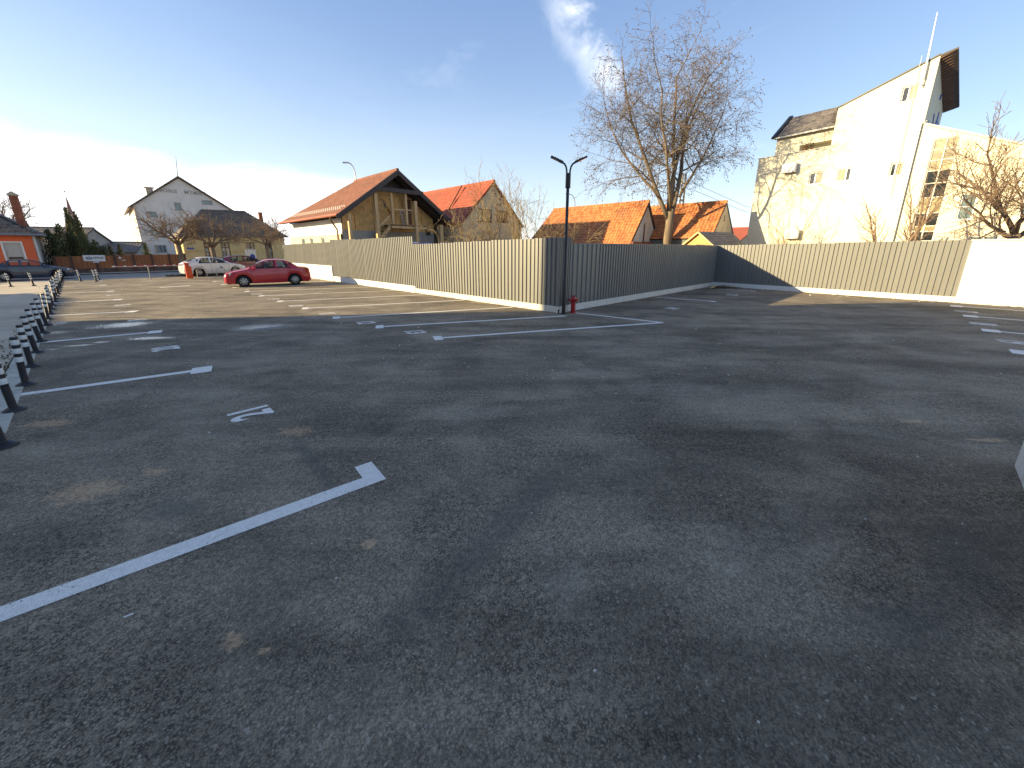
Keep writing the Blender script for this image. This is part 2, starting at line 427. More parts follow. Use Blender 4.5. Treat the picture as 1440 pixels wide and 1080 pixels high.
M = {}
M['asphalt'] = make_asphalt(); M['paint'] = make_paint(); M['soil'] = make_soil()
M['street'] = mat('street_asphalt', (0.33, 0.30, 0.26), 0.85, var=.3, vs=.6, bump=.3, bs=60)
M['pavement'] = mat('pavement_gravel', (0.56, 0.48, 0.37), 0.9, var=.35, vs=.7, bump=.5, bs=35)
M['kerb'] = mat('kerb_concrete', (0.55, 0.54, 0.46), 0.85, var=.3, vs=1.5, bump=.3, bs=50, dirt=.4)
M['fence'] = mat('fence_steel', (0.195, 0.195, 0.183), 0.42, 0.0, var=.08, vs=.8, spec=.5, dirt=.12)
M['plinth'] = mat('plinth_render', (0.72, 0.70, 0.64), 0.85, var=.14, vs=1.5, bump=.25, bs=45, dirt=.3)
M['whitewall'] = mat('white_render', (0.80, 0.79, 0.75), 0.85, var=.06, vs=.6, bump=.15, bs=50)
M['cream'] = mat('cream_render', (0.72, 0.675, 0.53), 0.85, var=.06, vs=.5, bump=.1, bs=40, dirt=.06)
M['white'] = mat('white_plastic', (0.80, 0.80, 0.79), 0.4, var=.05)
M['dmetal'] = mat('dark_metal', (0.025, 0.026, 0.028), 0.45, 0.3, var=.2, spec=.5)
M['black'] = mat('black_rubber', (0.022, 0.021, 0.026), 0.5, var=.3, vs=6, spec=.45)
M['bband'] = mat('reflective_band', (0.72, 0.75, 0.76), 0.35, var=.1, spec=.6)
M['red'] = mat('red_enamel', (0.42, 0.012, 0.02), 0.32, var=.2, vs=8, coat=.5)
M['orangep'] = mat('orange_enamel', (0.75, 0.10, 0.02), 0.4, var=.2, vs=5)
M['galv'] = mat('galvanised_steel', (0.35, 0.36, 0.37), 0.45, 0.7, var=.2, vs=6)
M['conc'] = mat('pole_concrete', (0.50, 0.46, 0.36), 0.85, var=.2, vs=3, bump=.2)
M['bark'] = mat('walnut_bark', (0.23, 0.175, 0.12), 0.9, var=.45, vs=5, bump=.6, bs=18, stretch=(1, 1, .3))
M['twig'] = mat('twig_bark', (0.20, 0.16, 0.125), 0.9, var=.3, vs=4)
M['barkd'] = mat('dark_bark', (0.27, 0.19, 0.125), 0.9, var=.4, vs=5, bump=.5, bs=18)
M['barkr'] = mat('reddish_bark', (0.27, 0.185, 0.125), 0.9, var=.35, vs=5)
M['straw'] = mat('straw_twig', (0.34, 0.25, 0.13), 0.9, var=.3, vs=4)
M['seed'] = mat('dry_leaf', (0.12, 0.07, 0.04), 0.9, var=.4, vs=6)
M['thuja'] = mat('thuja_green', (0.10, 0.135, 0.06), 0.8, var=.5, vs=1.2, c2=(0.085, 0.075, 0.03))
M['thujay'] = mat('thuja_yellowed', (0.16, 0.13, 0.04), 0.8, var=.5, vs=1.2)
M['osb'] = make_osb('osb_board', (0.82, 0.50, 0.19)); M['osb2'] = make_osb('osb_board_shed', (0.62, 0.34, 0.11))
M['timber'] = mat('raw_timber', (0.74, 0.50, 0.24), 0.7, var=.25, vs=3, stretch=(4, 4, .6))
M['dtimber'] = mat('stained_timber', (0.075, 0.06, 0.055), 0.6, var=.3, vs=3)
M['bwood'] = mat('brown_door_wood', (0.19, 0.09, 0.045), 0.6, var=.3, vs=3)
M['graywall'] = mat('grey_cement_render', (0.46, 0.44, 0.40), 0.9, var=.2, vs=1.2, bump=.2, dirt=.3)
M['tanwall'] = mat('tan_old_render', (0.74, 0.62, 0.42), 0.9, var=.3, vs=1.2, bump=.3, dirt=.35)
M['oldwhite'] = mat('old_white_render', (0.66, 0.63, 0.57), 0.9, var=.2, vs=1.3, bump=.2, dirt=.4)
M['creamlow'] = mat('pale_cream_render', (0.72, 0.62, 0.42), 0.9, var=.12, vs=.9, dirt=.2)
M['yellow'] = mat('yellow_render', (0.72, 0.54, 0.25), 0.9, var=.15, vs=.9, dirt=.2)
M['orange'] = mat('orange_render', (0.80, 0.17, 0.07), 0.9, var=.1, vs=.8, dirt=.1)
M['pinkwhite'] = mat('pinkish_render', (0.84, 0.75, 0.66), 0.9, var=.15, vs=.5, dirt=.25)
M['brick'] = mat('chimney_brick', (0.34, 0.12, 0.07), 0.9, var=.4, vs=6, bump=.3)
M['rust'] = mat('rusty_sheet', (0.46, 0.19, 0.065), 0.8, var=.5, vs=1.2, c2=(0.30, 0.11, 0.055))
M['rustd'] = mat('rusty_post', (0.14, 0.07, 0.05), 0.8, var=.4, vs=2)
M['stone'] = mat('dark_stone_base', (0.17, 0.12, 0.10), 0.9, var=.5, vs=2.5, bump=.5, bs=8)
M['tbrown'] = make_tile('brown_roof_tile', (0.20, 0.082, 0.05), (0.27, 0.11, 0.065), (0.17, 0.08, 0.055))
M['tred'] = make_tile('red_metal_tile', (0.34, 0.085, 0.045), (0.42, 0.11, 0.06), (0.28, 0.09, 0.06))
M['torange'] = make_tile('orange_clay_tile', (0.40, 0.135, 0.045), (0.58, 0.235, 0.085), (0.26, 0.13, 0.07))
M['tdark'] = make_tile('weathered_roof_tile', (0.11, 0.085, 0.07), (0.17, 0.125, 0.09), (0.24, 0.16, 0.08))
M['tgray'] = make_tile('grey_roof_tile', (0.13, 0.115, 0.105), (0.19, 0.165, 0.145), (0.15, 0.12, 0.1))
M['pane'] = make_pane('window_pane'); M['paneb'] = make_pane('car_pane', (0.025, 0.03, 0.035), 0.03)
def make_glass(name, tint):
    m, ns, ls, b = nmat(name)
    tr = ns.new('ShaderNodeBsdfTransparent'); tr.inputs[0].default_value = (*tint, 1)
    gl = ns.new('ShaderNodeBsdfGlossy'); gl.inputs['Roughness'].default_value = 0.02
    lw = ns.new('ShaderNodeFresnel'); lw.inputs[0].default_value = 1.5
    mx = ns.new('ShaderNodeMixShader'); ls.new(lw.outputs[0], mx.inputs[0]); ls.new(tr.outputs[0], mx.inputs[1]); ls.new(gl.outputs[0], mx.inputs[2])
    ls.new(mx.outputs[0], ns['Material Output'].inputs['Surface'])
    return m
M['carglass'] = make_glass('car_glass', (0.80, 0.84, 0.80))
M['curtain'] = make_pane('curtained_pane', (0.42, 0.36, 0.22), 0.12); M['paneg'] = make_pane('grey_blue_pane', (0.20, 0.27, 0.28), 0.08)
M['shutter'] = mat('roller_shutter', (0.55, 0.52, 0.46), 0.6, var=.1)
M['blue'] = mat('blue_paint', (0.03, 0.10, 0.45), 0.5, var=.2); M['yflag'] = mat('yellow_cloth', (0.70, 0.50, 0.03), 0.9, var=.15)
M['bflag'] = mat('blue_cloth', (0.015, 0.03, 0.16), 0.9, var=.15); M['rflag'] = mat('red_cloth', (0.50, 0.02, 0.025), 0.9, var=.15)
M['tarp'] = mat('blue_tarpaulin', (0.06, 0.07, 0.30), 0.5, var=.3, vs=2)
M['leaf'] = mat('fallen_leaf', (0.20, 0.10, 0.035), 0.9, var=.5, vs=3)
M['ivy'] = mat('dry_grass', (0.14, 0.13, 0.05), 0.9, var=.5, vs=3)
M['tyre'] = mat('tyre_rubber', (0.018, 0.018, 0.019), 0.75, var=.3)
M['hub'] = mat('silver_wheel_trim', (0.42, 0.42, 0.42), 0.35, 0.5, var=.2)
M['lampglass'] = mat('clear_lens', (0.55, 0.55, 0.52), 0.08, var=.2, spec=.9)
M['tail'] = mat('red_lens', (0.40, 0.02, 0.015), 0.15, var=.2, spec=.8)
M['ink'] = mat('dark_print', (0.05, 0.06, 0.07), 0.7)
M['spirep'] = mat('spire_copper', (0.20, 0.13, 0.14), 0.7, var=.2)
def paintm(name, c): return mat(name, c, 0.28, 0.0, var=.06, vs=1, spec=.5, coat=.7)
M['carred'] = paintm('red_car_paint', (0.48, 0.018, 0.035)); M['carwhite'] = paintm('white_car_paint', (0.66, 0.66, 0.66))
M['cardred'] = paintm('dark_red_car_paint', (0.17, 0.01, 0.03)); M['carblue'] = paintm('dark_blue_car_paint', (0.022, 0.035, 0.065))
# ------------------------------------------------------------------ ground, road, paving
def sheet(name, pts, z, m):
    b = MB(); b.add([(p[0], p[1], z) for p in pts], [tuple(range(len(pts)))])
    return struct(b.build(name, m))
def lotpts(l): return [L(t, s) for t, s in l]
sheet('ground', [(-600, -300), (600, -300), (600, 800), (-600, 800)], -0.06, M['soil'])
sheet('parking_lot', lotpts([(-10.75, -40), (20, -40), (15.3, -14), (14.9, -10), (13.6, -0.9), (0.0, -0.6), (0.06, 30.4), (-12.35, 30.4), (-11.2, -1)]), 0.0, M['asphalt'])
sheet('street', lotpts([(-70, 31.6), (40, 31.6), (40, 37.2), (-70, 39.4)]), -0.004, M['street'])
sheet('pavement', lotpts([(-11.36, -1), (-10.9, -40), (-13.9, -40), (-14.6, 31.6), (-12.62, 31.6)]), -0.004, M['pavement'])
sheet('side_road', lotpts([(-13.9, -40), (-40, -40), (-40, 31.6), (-14.6, 31.6)]), -0.012, M['street'])
sheet('verge', lotpts([(-12.62, 30.4), (0.06, 30.4), (8, 30.4), (8, 31.6), (-12.62, 31.6)]), -0.008, M['pavement'])
sheet('far_pavement', lotpts([(-70, 39.4), (40, 37.2), (40, 40.5), (-70, 42.5)]), 0.06, M['pavement'])

kerb = thing('kerb', None, None); kerb['kind'] = 'structure'
kb = MB(); kb.box(-0.5, 0.5, -0.13, 0.13, -0.05, 0.012)
k0 = None
for i in range(34):
    s = -5.0 + i * 1.02
    t = -11.2 - 0.0385 * (s + 1.0) if s > -1 else -11.2 + 0.012 * (-1 - s)
    o = kb.build('kerb_stone', M['kerb'], kerb) if k0 is None else link_copy(k0, kerb)
    k0 = k0 or o
    o.location = L(t, s + random.uniform(-.005, .005), random.uniform(-.004, .004))
    o.rotation_euler = (0, 0, LOT + math.pi / 2 + R(2.2))

def poly_mark(name, pts, z=0.004):
    b = MB(); b.add([L(t, s, z) for t, s in pts], [tuple(range(len(pts)))])
    return struct(b.build(name, M['paint']))
def strip(a, b_, w=0.13):
    a = Vector(a); b_ = Vector(b_); d = (b_ - a).normalized(); n = Vector((-d.y, d.x)) * (w / 2)
    return [a + n, a - n, b_ - n, b_ + n]
def bay_line(a, b_, cap=None, w=0.13, z=0.004):
    """a: kerb end, b_: lane end with a T or L cap made of one more quad"""
    a = Vector(a); b_ = Vector(b_); d = (b_ - a).normalized(); n = Vector((-d.y, d.x))
    mb = MB(); q = strip(a, b_, w)
    mb.add([L(p.x, p.y, z) for p in q], [(0, 1, 2, 3)])
    if cap:
        lo, hi, dep = cap
        mb2 = [b_ + n * (w / 2), b_ + n * hi, b_ + n * hi - d * dep, b_ + n * (w / 2) - d * dep]
        if hi > w / 2: mb.add([L(p.x, p.y, z) for p in mb2], [(0, 1, 2, 3)])
        mb3 = [b_ - n * (w / 2), b_ - n * lo, b_ - n * lo - d * dep, b_ - n * (w / 2) - d * dep]
        if lo > w / 2: mb.add([L(p.x, p.y, z) for p in mb3], [(3, 2, 1, 0)])
    return struct(mb.build('parking_line', M['paint']))
left_lines = [((-11.1, -4.90), (-8.49, -5.20), (0.0, 0.30, 0.16)), ((-11.22, 0.36), (-8.99, -0.06), (0.2, 0.2, 0.28)),
              ((-11.33, 5.0), (-9.30, 4.68), (0.2, 0.2, 0.26)), ((-11.6, 10.3), (-9.58, 9.49), (0.2, 0.2, 0.26)),
              ((-11.75, 14.6), (-9.84, 14.2), (0.2, 0.2, 0.26)), ((-11.9, 19.4), (-10.05, 19.0), (0.2, 0.2, 0.26)),
              ((-12.1, 24.2), (-10.3, 23.8), (0.2, 0.2, 0.26)), ((-12.25, 28.6), (-10.5, 28.3), (0.2, 0.2, 0.26))]
for a, b_, c in left_lines: bay_line(a, b_, c, 0.15)
fence_lines = [((0.62, -3.74), (-4.97, -0.84)), ((-0.35, -1.15), (-5.28, 1.38)), ((-0.2, 1.3), (-5.52, 3.63)), ((-0.12, 4.05), (-5.53, 6.28)),
               ((-0.1, 6.75), (-5.58, 8.98)), ((-0.1, 9.4), (-5.6, 11.6)), ((-0.1, 12.0), (-5.6, 14.2)), ((-0.1, 14.7), (-5.62, 16.9)), ((-0.1, 17.4), (-5.65, 19.6)), ((-0.1, 20.1), (-5.65, 22.3))]
for a, b_ in fence_lines: bay_line(a, b_, (0.22, 0.22, 0.2))
poly_mark('parking_line', strip((0.35, -0.95), (0.66, -3.78), 0.13), 0.0045)
for t, s in ((11.26, -9.77), (8.34, -9.88), (5.41, -9.99), (2.55, -10.11), (-0.3, -10.22)): bay_line((t - .1, s - 5), (t, s), (0.24, 0.24, 0.3), 0.14)
bay_line((6.17, -0.96), (6.54, -3.31), (0.2, 0.06, 0.2), 0.14)
bay_line((11.7, -1.4), (12.0, -3.4), (0.2, 0.06, 0.2), 0.14)
poly_mark('lane_dash', strip((-8.3, 19.85), (-7.0, 20.0), 0.3))

def number(txt, t, s, up, h, rgt):
    cu = bpy.data.curves.new('bay_number', 'FONT'); cu.body = txt; cu.size = 1.0; cu.align_x = 'CENTER'; cu.align_y = 'CENTER'; cu.offset = 0.035; cu.resolution_u = 4
    o = bpy.data.objects.new('bay_number', cu); col.objects.link(o)
    dg = bpy.context.evaluated_depsgraph_get()
    me = bpy.data.meshes.new_from_object(o.evaluated_get(dg)); bpy.data.objects.remove(o)
    me.materials.clear(); me.materials.append(M['paint'])
    u = (E2 * up[0] + E1 * up[1]).normalized(); r = (E2 * rgt[0] + E1 * rgt[1]).normalized()
    for v in me.vertices:
        v.co = L(t, s, 0.0048) + r * (v.co.x * h * 1.0) + u * (v.co.y * h * 1.4)
    n = bpy.data.objects.new('bay_number', me); col.objects.link(n)
    struct(n); return n
for txt, t, s in (('21', -8.97, -2.71), ('20', -9.39, 2.33), ('19', -9.62, 7.2), ('18', -9.85, 11.9), ('17', -10.05, 16.6)): number(txt, t, s, (-1, 0), 0.42, (0, 1))
for txt, t, s in (('13', -4.91, 0.10), ('12', -5.19, 2.2), ('11', -5.35, 4.58), ('10', -5.47, 7.2), ('9', -5.5, 9.9), ('8', -5.5, 12.5), ('7', -5.5, 15.1)): number(txt, t, s, (1, -.45), 0.45, (-.2, -1))
for txt, t, s in (('14', 3.47, -2.85), ('15', 9.38, -3.1)): number(txt, t, s, (0, 1), 0.45, (1, 0))
for txt, t, s in (('19', 3.87, -10.3), ('18', 6.7, -10.1), ('17', 9.6, -10.0), ('16', 12.9, -9.95)): number(txt, t, s, (0, -1), 0.48, (-1, 0))

# ------------------------------------------------------------------ the metal fences
def panel_mesh(w=1.05, n=6):
    b = MB(); p = w / n; prof = []
    for i in range(n):
        x = i * p
        prof += [(x, 0.0), (x + 0.058, 0.0), (x + 0.074, -0.034), (x + p - 0.016, -0.034)]
    prof.append((w, 0.0))
    vs = [(x, y, 0) for x, y in prof] + [(x, y, 1) for x, y in prof]
    k = len(prof); b.add(vs, [(i, i + 1, k + i + 1, k + i) for i in range(k - 1)])
    me = bpy.data.meshes.new('corrugated_panel'); me.from_pydata(b.v, [], b.f); me.materials.append(M['fence']); me.update()
    return me
PANEL = panel_mesh()
def panel(parent, loc, rz, h, tilt=0.0):
    o = bpy.data.objects.new('corrugated_panel', PANEL); col.objects.link(o); o.parent = parent
    panel.k += 1; off = 0.004 if panel.k % 2 else 0.0
    o.location = Vector(loc) + Vector((math.sin(rz), -math.cos(rz), 0)) * off; o.rotation_euler = (0, tilt, rz); o.scale = (1, 1, h + random.uniform(-.009, .009))
    return o
panel.k = 0
lf = thing('metal_fence', 'long sunlit corrugated steel fence behind the angled bays, stepped along its top', 'fence', L(0, 0), LOT)
def fence_run(s0, s1, zb, zt0, zt1):
    n = max(1, round((s1 - s0) / 1.05)); w = (s1 - s0) / n
    for i in range(n):
        y = s0 + (i + 1) * w
        zt = zt0 + (zt1 - zt0) * (i + .5) / n
        o = panel(lf, (0, y, zb), -math.pi / 2, zt - zb + random.uniform(-.004, .004)); o.scale.x = w / 1.05 * 1.02
fence_run(-0.6, 7.9, 0.19, 2.34, 2.20)
fence_run(7.9, 13.9, 0.28, 2.56, 2.50)
fence_run(13.9, 17.6, 0.28, 2.52, 2.56)
fence_run(17.6, 27.3, 0.93, 2.42, 2.30)
fp = MB(); fp.box(-0.045, 0.2, -0.645, 7.86, -0.05, 0.2); fp.build('plinth', M['plinth'], lf)
fp = MB(); fp.box(-0.06, 0.2, 7.86, 17.55, -0.05, 0.30); fp.build('plinth', M['whitewall'], lf)
fp = MB(); fp.box(-0.10, 0.25, 17.55, 27.4, -0.05, 0.95); fp.build('plinth', M['whitewall'], lf)
fp = MB(); fp.box(0.03, 0.06, -0.55, 27.2, 0.55, 0.61); fp.box(0.03, 0.06, -0.55, 27.2, 1.75, 1.81)
for k in range(12): fp.box(0.06, 0.12, 0.2 + k * 2.4, 0.26 + k * 2.4, 0.15, 2.15)
fp.build('support_frame', M['galv'], lf)
fp = MB(); fp.box(0.0, 0.28, 7.93, 9.9, 2.26, 2.31); fp.build('top_board', M['white'], lf)

df = thing('metal_fence', 'shaded dark corrugated steel fence running back from the lamp post and hydrant', 'fence', L(0, -0.6), LOT - R(1.5))
for i in range(13):
    hh = 2.34 if i == 0 else 2.19
    o = panel(df, (0.004 + i * 1.044, 0, 0.21), 0, hh - 0.21 + random.uniform(-.004, .004)); o.scale.x = 1.064 / 1.05
    if i == 0: o.scale.x = 0.5
    if i == 12: o.scale.x = 1.08
    if i == 1:
        o.location.x = 0.53; o.scale.x = 1.49
fp = MB(); fp.box(0.205, 13.55, -0.045, 0.2, -0.05, 0.215); fp.build('plinth', M['plinth'], df)
fp = MB(); fp.box(0.1, 13.4, 0.03, 0.06, 0.55, 0.61); fp.box(0.1, 13.4, 0.03, 0.06, 1.75, 1.81)
for k in range(6): fp.box(1.0 + k * 2.3, 1.06 + k * 2.3, 0.06, 0.12, 0.15, 2.1)
fp.build('support_frame', M['galv'], df)
fp = MB(); fp.box(-0.03, 0.012, -0.03, 0.012, 0.205, 2.345); fp.build('corner_trim', M['fence'], df)

fp = MB(); fp.box(13.55, 13.75, -.04, .05, .2, 2.19); fp.build('corner_trim', M['fence'], df)
bf = thing('metal_fence', 'sunlit corrugated steel fence across the back of the lot with a slanting shadow', 'fence', B0, BROT + R(5.5))
for i in range(9):
    zt = 2.19 + 0.13 * (i / 8)
    o = panel(bf, (-0.03 + i * 1.008, 0, 0.2), 0, zt - 0.2); o.scale.x = 1.03 / 1.05
fp = MB(); fp.box(-0.1, 9.03, -0.05, 0.2, -0.05, 0.215); fp.build('plinth', M['whitewall'], bf)
fp = MB(); fp.box(0.1, 8.9, 0.03, 0.06, 0.55, 0.61); fp.box(0.1, 8.9, 0.03, 0.06, 1.75, 1.81); fp.build('support_frame', M['galv'], bf)
ww = thing('boundary_wall', 'smooth white rendered boundary wall at the right end of the back fence', 'wall', B0, BROT + R(5.5))
fp = MB(); fp.box(9.035, 26, -0.09, 0.2, -0.05, 2.28); fp.build('wall', M['whitewall'], ww)
fp = MB(); fp.box(9.0, 26, -0.13, 0.24, 2.282, 2.34); fp.build('coping', M['plinth'], ww)
gp = thing('wall_pier', 'pale grey rendered wall pier at the right edge beside the nearest asphalt', 'wall', (4.80, 3.27, 0), R(-136.3))
fp = MB(); fp.box(0, 3.0, 0.0, 0.3, -0.05, 1.35); fp.build('wall', M['plinth'], gp)
fp = MB(); fp.box(-0.04, 3.0, -0.04, 0.34, 1.352, 1.4); fp.build('coping', M['plinth'], gp)

# leaves and rubble swept into the inner corner
rb = MB()
for i in range(260):
    t = 13.3 - abs(random.gauss(0, .9)); s = -1.25 - abs(random.gauss(0, .45))
    p = L(t, s, 0.006 + random.random() * .05 * max(0, 1 - abs(t - 12.7)))
    a = random.random() * 6.28; r = random.uniform(.03, .09)
    rb.add([p + Vector((math.cos(a + k * 2.1) * r, math.sin(a + k * 2.1) * r, random.uniform(0, .04))) for k in range(3)], [(0, 1, 2)], 0 if random.random() < .75 else 1)
def litter(t, s):
    p = L(t, s, .005); a = random.random() * 6.28; r = random.uniform(.02, .055)
    rb.add([p + Vector((math.cos(a + k * 2.1) * r, math.sin(a + k * 2.1) * r, random.uniform(0, .03))) for k in range(3)], [(0, 1, 2)], 0 if random.random() < .6 else 1)
for i in range(170): litter(-.08 - abs(random.gauss(0, .12)), random.uniform(-.5, 27))
for i in range(120): t_ = random.uniform(.3, 13); litter(t_, -.72 - .026 * t_ - abs(random.gauss(0, .10)))
for i in range(150):
    x, y, z = (B0 + Vector((math.cos(BROT + R(5.5)), math.sin(BROT + R(5.5)), 0)) * random.uniform(.3, 13) + Vector((math.sin(BROT), -math.cos(BROT), 0)) * (.12 + abs(random.gauss(0, .25))))
    a = random.random() * 6.28; r = random.uniform(.02, .06)
    rb.add([Vector((x + math.cos(a + k * 2.1) * r, y + math.sin(a + k * 2.1) * r, .005 + random.uniform(0, .03))) for k in range(3)], [(0, 1, 2)], 0 if random.random() < .7 else 1)
rb.build('leaf_litter', [M['leaf'], M['stone']])['kind'] = 'stuff'
for i, (t, s, ln, rz, lab) in enumerate(((12.0, -1.45, 1.1, .1, 'broken pale board lying along the dark fence at the inner corner'), (13.1, -1.9, .8, 1.2, 'short pale board sticking out of the leaf litter'))):
    b = MB(); b.box(-ln / 2, ln / 2, -.07, .07, 0.02, 0.045)
    o = b.build('board', M['timber']); o.location = L(t, s, .05); o.rotation_euler = (.05, -.05, LOT + rz); tag(o, lab, 'board')
pb = MB()
for i in range(150):
    x = random.uniform(-6, 9); y = random.uniform(1.2, 12); r = random.choice((.004, .005, .006, .008, .011)) * (1 + y / 9)
    pb.add([(x - r, y, .003), (x, y - r, .002), (x + r, y + r * .3, .003), (x, y + r, .003), (x, y, r * 1.1)], [(0, 1, 4), (1, 2, 4), (2, 3, 4), (3, 0, 4)])
for i in range(60):
    x, y, z = L(random.uniform(11.5, 14.2), random.uniform(-9.5, -4)); r = random.uniform(.015, .045)
    pb.add([(x - r, y, .003), (x, y - r, .002), (x + r, y + r * .3, .003), (x, y + r, .003), (x, y, r * 1.1)], [(0, 1, 4), (1, 2, 4), (2, 3, 4), (3, 0, 4)], 1 if i % 3 else 0)
pb.build('pebbles', [M['plinth'], M['leaf']])['kind'] = 'stuff'
b = MB(); b.tube([(-.02, 0, .006), (.02, 0, .006)], .0042, 8)
o = b.build('cigarette_butt', M['white']); o.location = (-2.16, 1.71, 0); o.rotation_euler = (0, 0, .65); tag(o, 'white cigarette butt lying below the nearest painted line', 'cigarette butt')

# drain
dr = thing('drain_grate', 'dark iron drain channel set across the lot beside a wet patch', 'drain', L(-7.28, 3.13), LOT + R(-8))
b = MB(); b.box(-.38, .38, -.02, 0, -.02, .006); b.box(-.38, .38, .16, .18, -.02, .006); b.build('frame', M['galv'], dr)
b = MB(); b.box(-.36, .36, .0, .16, -.03, -.001 + .003); b.build('pit', M['dmetal'], dr)
for i in range(9):
    b = MB(); b.box(-.36 + i * .085, -.36 + i * .085 + .03, .002, .158, .0025, .006); b.build('bar', M['dmetal'], dr)

# ------------------------------------------------------------------ bollards
def make_bollard():
    r = thing('bollard', 'x', 'bollard')
    b = MB(); b.lathe([(.11, 0), (.105, .02), (.07, .045), (.045, .06)], 16)
    smooth_by_angle(b.build('foot', M['black'], r))
    b = MB(); prof = [(.042, .05)]
    for i in range(13):
        z = .065 + i * .022; prof += [(.042, z), (.036, z + .006), (.036, z + .012), (.042, z + .018)]
    prof += [(.041, .37)]
    b.lathe(prof, 14); smooth_by_angle(b.build('post', M['black'], r), 60)
    for i in range(3):
        z = .37 + i * .13
        b = MB(); b.lathe([(.0415, z), (.043, z + .004), (.043, z + .071), (.0415, z + .075)], 14); smooth_by_angle(b.build('reflective_band', M['bband'], r))
        b = MB(); b.lathe([(.041, z + .0755), (.041, z + .1295)] if i < 2 else [(.041, z + .0755), (.041, z + .105), (.034, z + .118), (.0, z + .12)], 14); smooth_by_angle(b.build('collar', M['black'], r))
    return r
bo = make_bollard(); bspots = []
ORD = ['nearest', 'second', 'third', 'fourth', 'fifth', 'sixth', 'seventh', 'eighth', 'ninth', 'tenth', 'eleventh', 'twelfth']
BORD = ['striped black kerb bollard, ' + (ORD[i] + (' of the row, its foot at the left edge' if i == 0 else ' of the row counted from the near end')) for i in range(12)]
BORD += ['striped black kerb bollard, ' + (ORD[11 - j].replace('nearest', 'last') + (' of the row by the street' if j == 11 else ' of the row counted from the street end')) for j in range(12)]
for i in range(24):
    s = -1.86 + i * 1.39; bspots.append((-11.03 - 0.0395 * (s + 1.86) - (.0 if i else 0), s))
first = True
for i, (t, s) in enumerate(bspots):
    o = bo if first else copy_tree(bo); first = False
    o.location = L(t + random.uniform(-.015, .015), s + random.uniform(-.04, .04)); o.rotation_euler = (R(random.gauss(0, 1.8)), R(random.gauss(0, 1.8)), random.random() * 6)
    o['group'] = 'striped flexible bollards along the kerb'
    o['label'] = BORD[i]
for t, s, lab, grp in ((-11.45, 28.6, 'striped bollard standing alone right of the far end of the kerb row', None), (-10.76, 27.8, 'striped bollard of the pair in front of the rusty fence, nearer one', None), (-10.64, 28.7, 'striped bollard of the pair in front of the rusty fence, farther one', None),
                  (-13.98, 26.3, 'bollard beside the rear wheel of the dark blue car', None), (-13.16, 26.1, 'bollard below the door of the dark blue car', None)):
    o = copy_tree(bo); o.location = L(t, s); o['label'] = lab
    if 'group' in o: del o['group']

# ------------------------------------------------------------------ lamp post, hydrant, stub
lp = thing('street_lamp', 'slim dark twin-headed lamp post standing at the fence corner', 'street lamp', L(-0.08, -0.86), LOT)
b = MB(); b.lathe([(.10, 0), (.10, .012)], 4); b.tube([(.07, .07, .0), (.07, .07, .04)], .012, 6); b.tube([(-.07, -.07, .0), (-.07, -.07, .04)], .012, 6); b.build('base_plate', M['dmetal'], lp)
b = MB(); b.lathe([(.06, .012), (.06, 1.05), (.045, 1.07), (.045, 3.75), (.038, 3.77), (.038, 4.1)], 14); smooth_by_angle(b.build('pole', M['dmetal'], lp))
b = MB(); b.lathe([(.075, 3.72), (.075, 4.12)], 14); smooth_by_angle(b.build('collar', M['dmetal'], lp))
for sx in (-1, 1):
    b = MB(); dirx = Vector((.707 * sx, -.707 * sx, 0))
    pts = [Vector((dirx.x * r, dirx.y * r, z)) for r, z in ((.04, 4.0), (.05, 4.2), (.075, 4.3), (.12, 4.37), (.19, 4.41))]
    b.tube(pts, .026, 8); smooth_by_angle(b.build('arm', M['dmetal'], lp))
    b = MB(); a = dirx * .16 + Vector((0, 0, 4.40)); e = dirx * .52 + Vector((0, 0, 4.56))
    b.beam(a, e, .15, .045); hd = b.build('lamp_head', M['dmetal'], lp)
    n = (e - a).normalized(); sd_ = n.cross(Vector((0, 0, 1))).normalized(); dn = sd_.cross(n).normalized() * -1
    if dn.z > 0: dn = -dn
    b = MB(); c_ = (a + e) / 2 + dn * .0245 + n * .05
    b.add([c_ + n * .1 + sd_ * .055, c_ - n * .1 + sd_ * .055, c_ - n * .1 - sd_ * .055, c_ + n * .1 - sd_ * .055], [(0, 1, 2, 3)]); b.build('lens', M['lampglass'], hd)
    b = MB()
    for k in range(5):
        q = a + n * (.06 + k * .05) - dn * .03
        b.beam(q - sd_ * .06, q + sd_ * .06, .012, .03)
    b.build('cooling_fins', M['dmetal'], hd)

hy = thing('fire_hydrant', 'red pillar fire hydrant beside the lamp post', 'hydrant', L(0.33, -0.93), LOT)
b = MB(); b.lathe([(.10, 0), (.10, .02), (.075, .025), (.072, .34), (.09, .345), (.09, .365)], 18); smooth_by_angle(b.build('barrel', M['red'], hy))
b = MB(); b.lathe([(.088, .366), (.092, .40), (.095, .44), (.085, .49), (.06, .525), (.03, .54), (.03, .565), (0, .57)], 18); smooth_by_angle(b.build('bonnet', M['red'], hy))
for d in ((0, -1), (-1, 0.25), (1, 0.25)):
    b = MB(); q = Vector((d[0], d[1], 0)).normalized()
    b.tube([q * .07 + Vector((0, 0, .42)), q * .13 + Vector((0, 0, .42)), q * .131 + Vector((0, 0, .42)), q * .165 + Vector((0, 0, .42))], [.035, .035, .047, .047], 12)
    smooth_by_angle(b.build('outlet_cap', M['red'], hy))
st_ = thing('pipe_stub', 'small black capped pipe stub left of the lamp post foot', 'pipe', L(-0.5, -0.62) + E2 * .32 + E1 * -.12, 0)
b = MB(); b.lathe([(.035, 0), (.035, .015), (.02, .02), (.02, .09)], 10); b.build('pipe', M['black'], st_)
b = MB(); b.lathe([(.034, .09), (.034, .125), (.015, .135)], 10); b.build('cap', M['black'], st_)
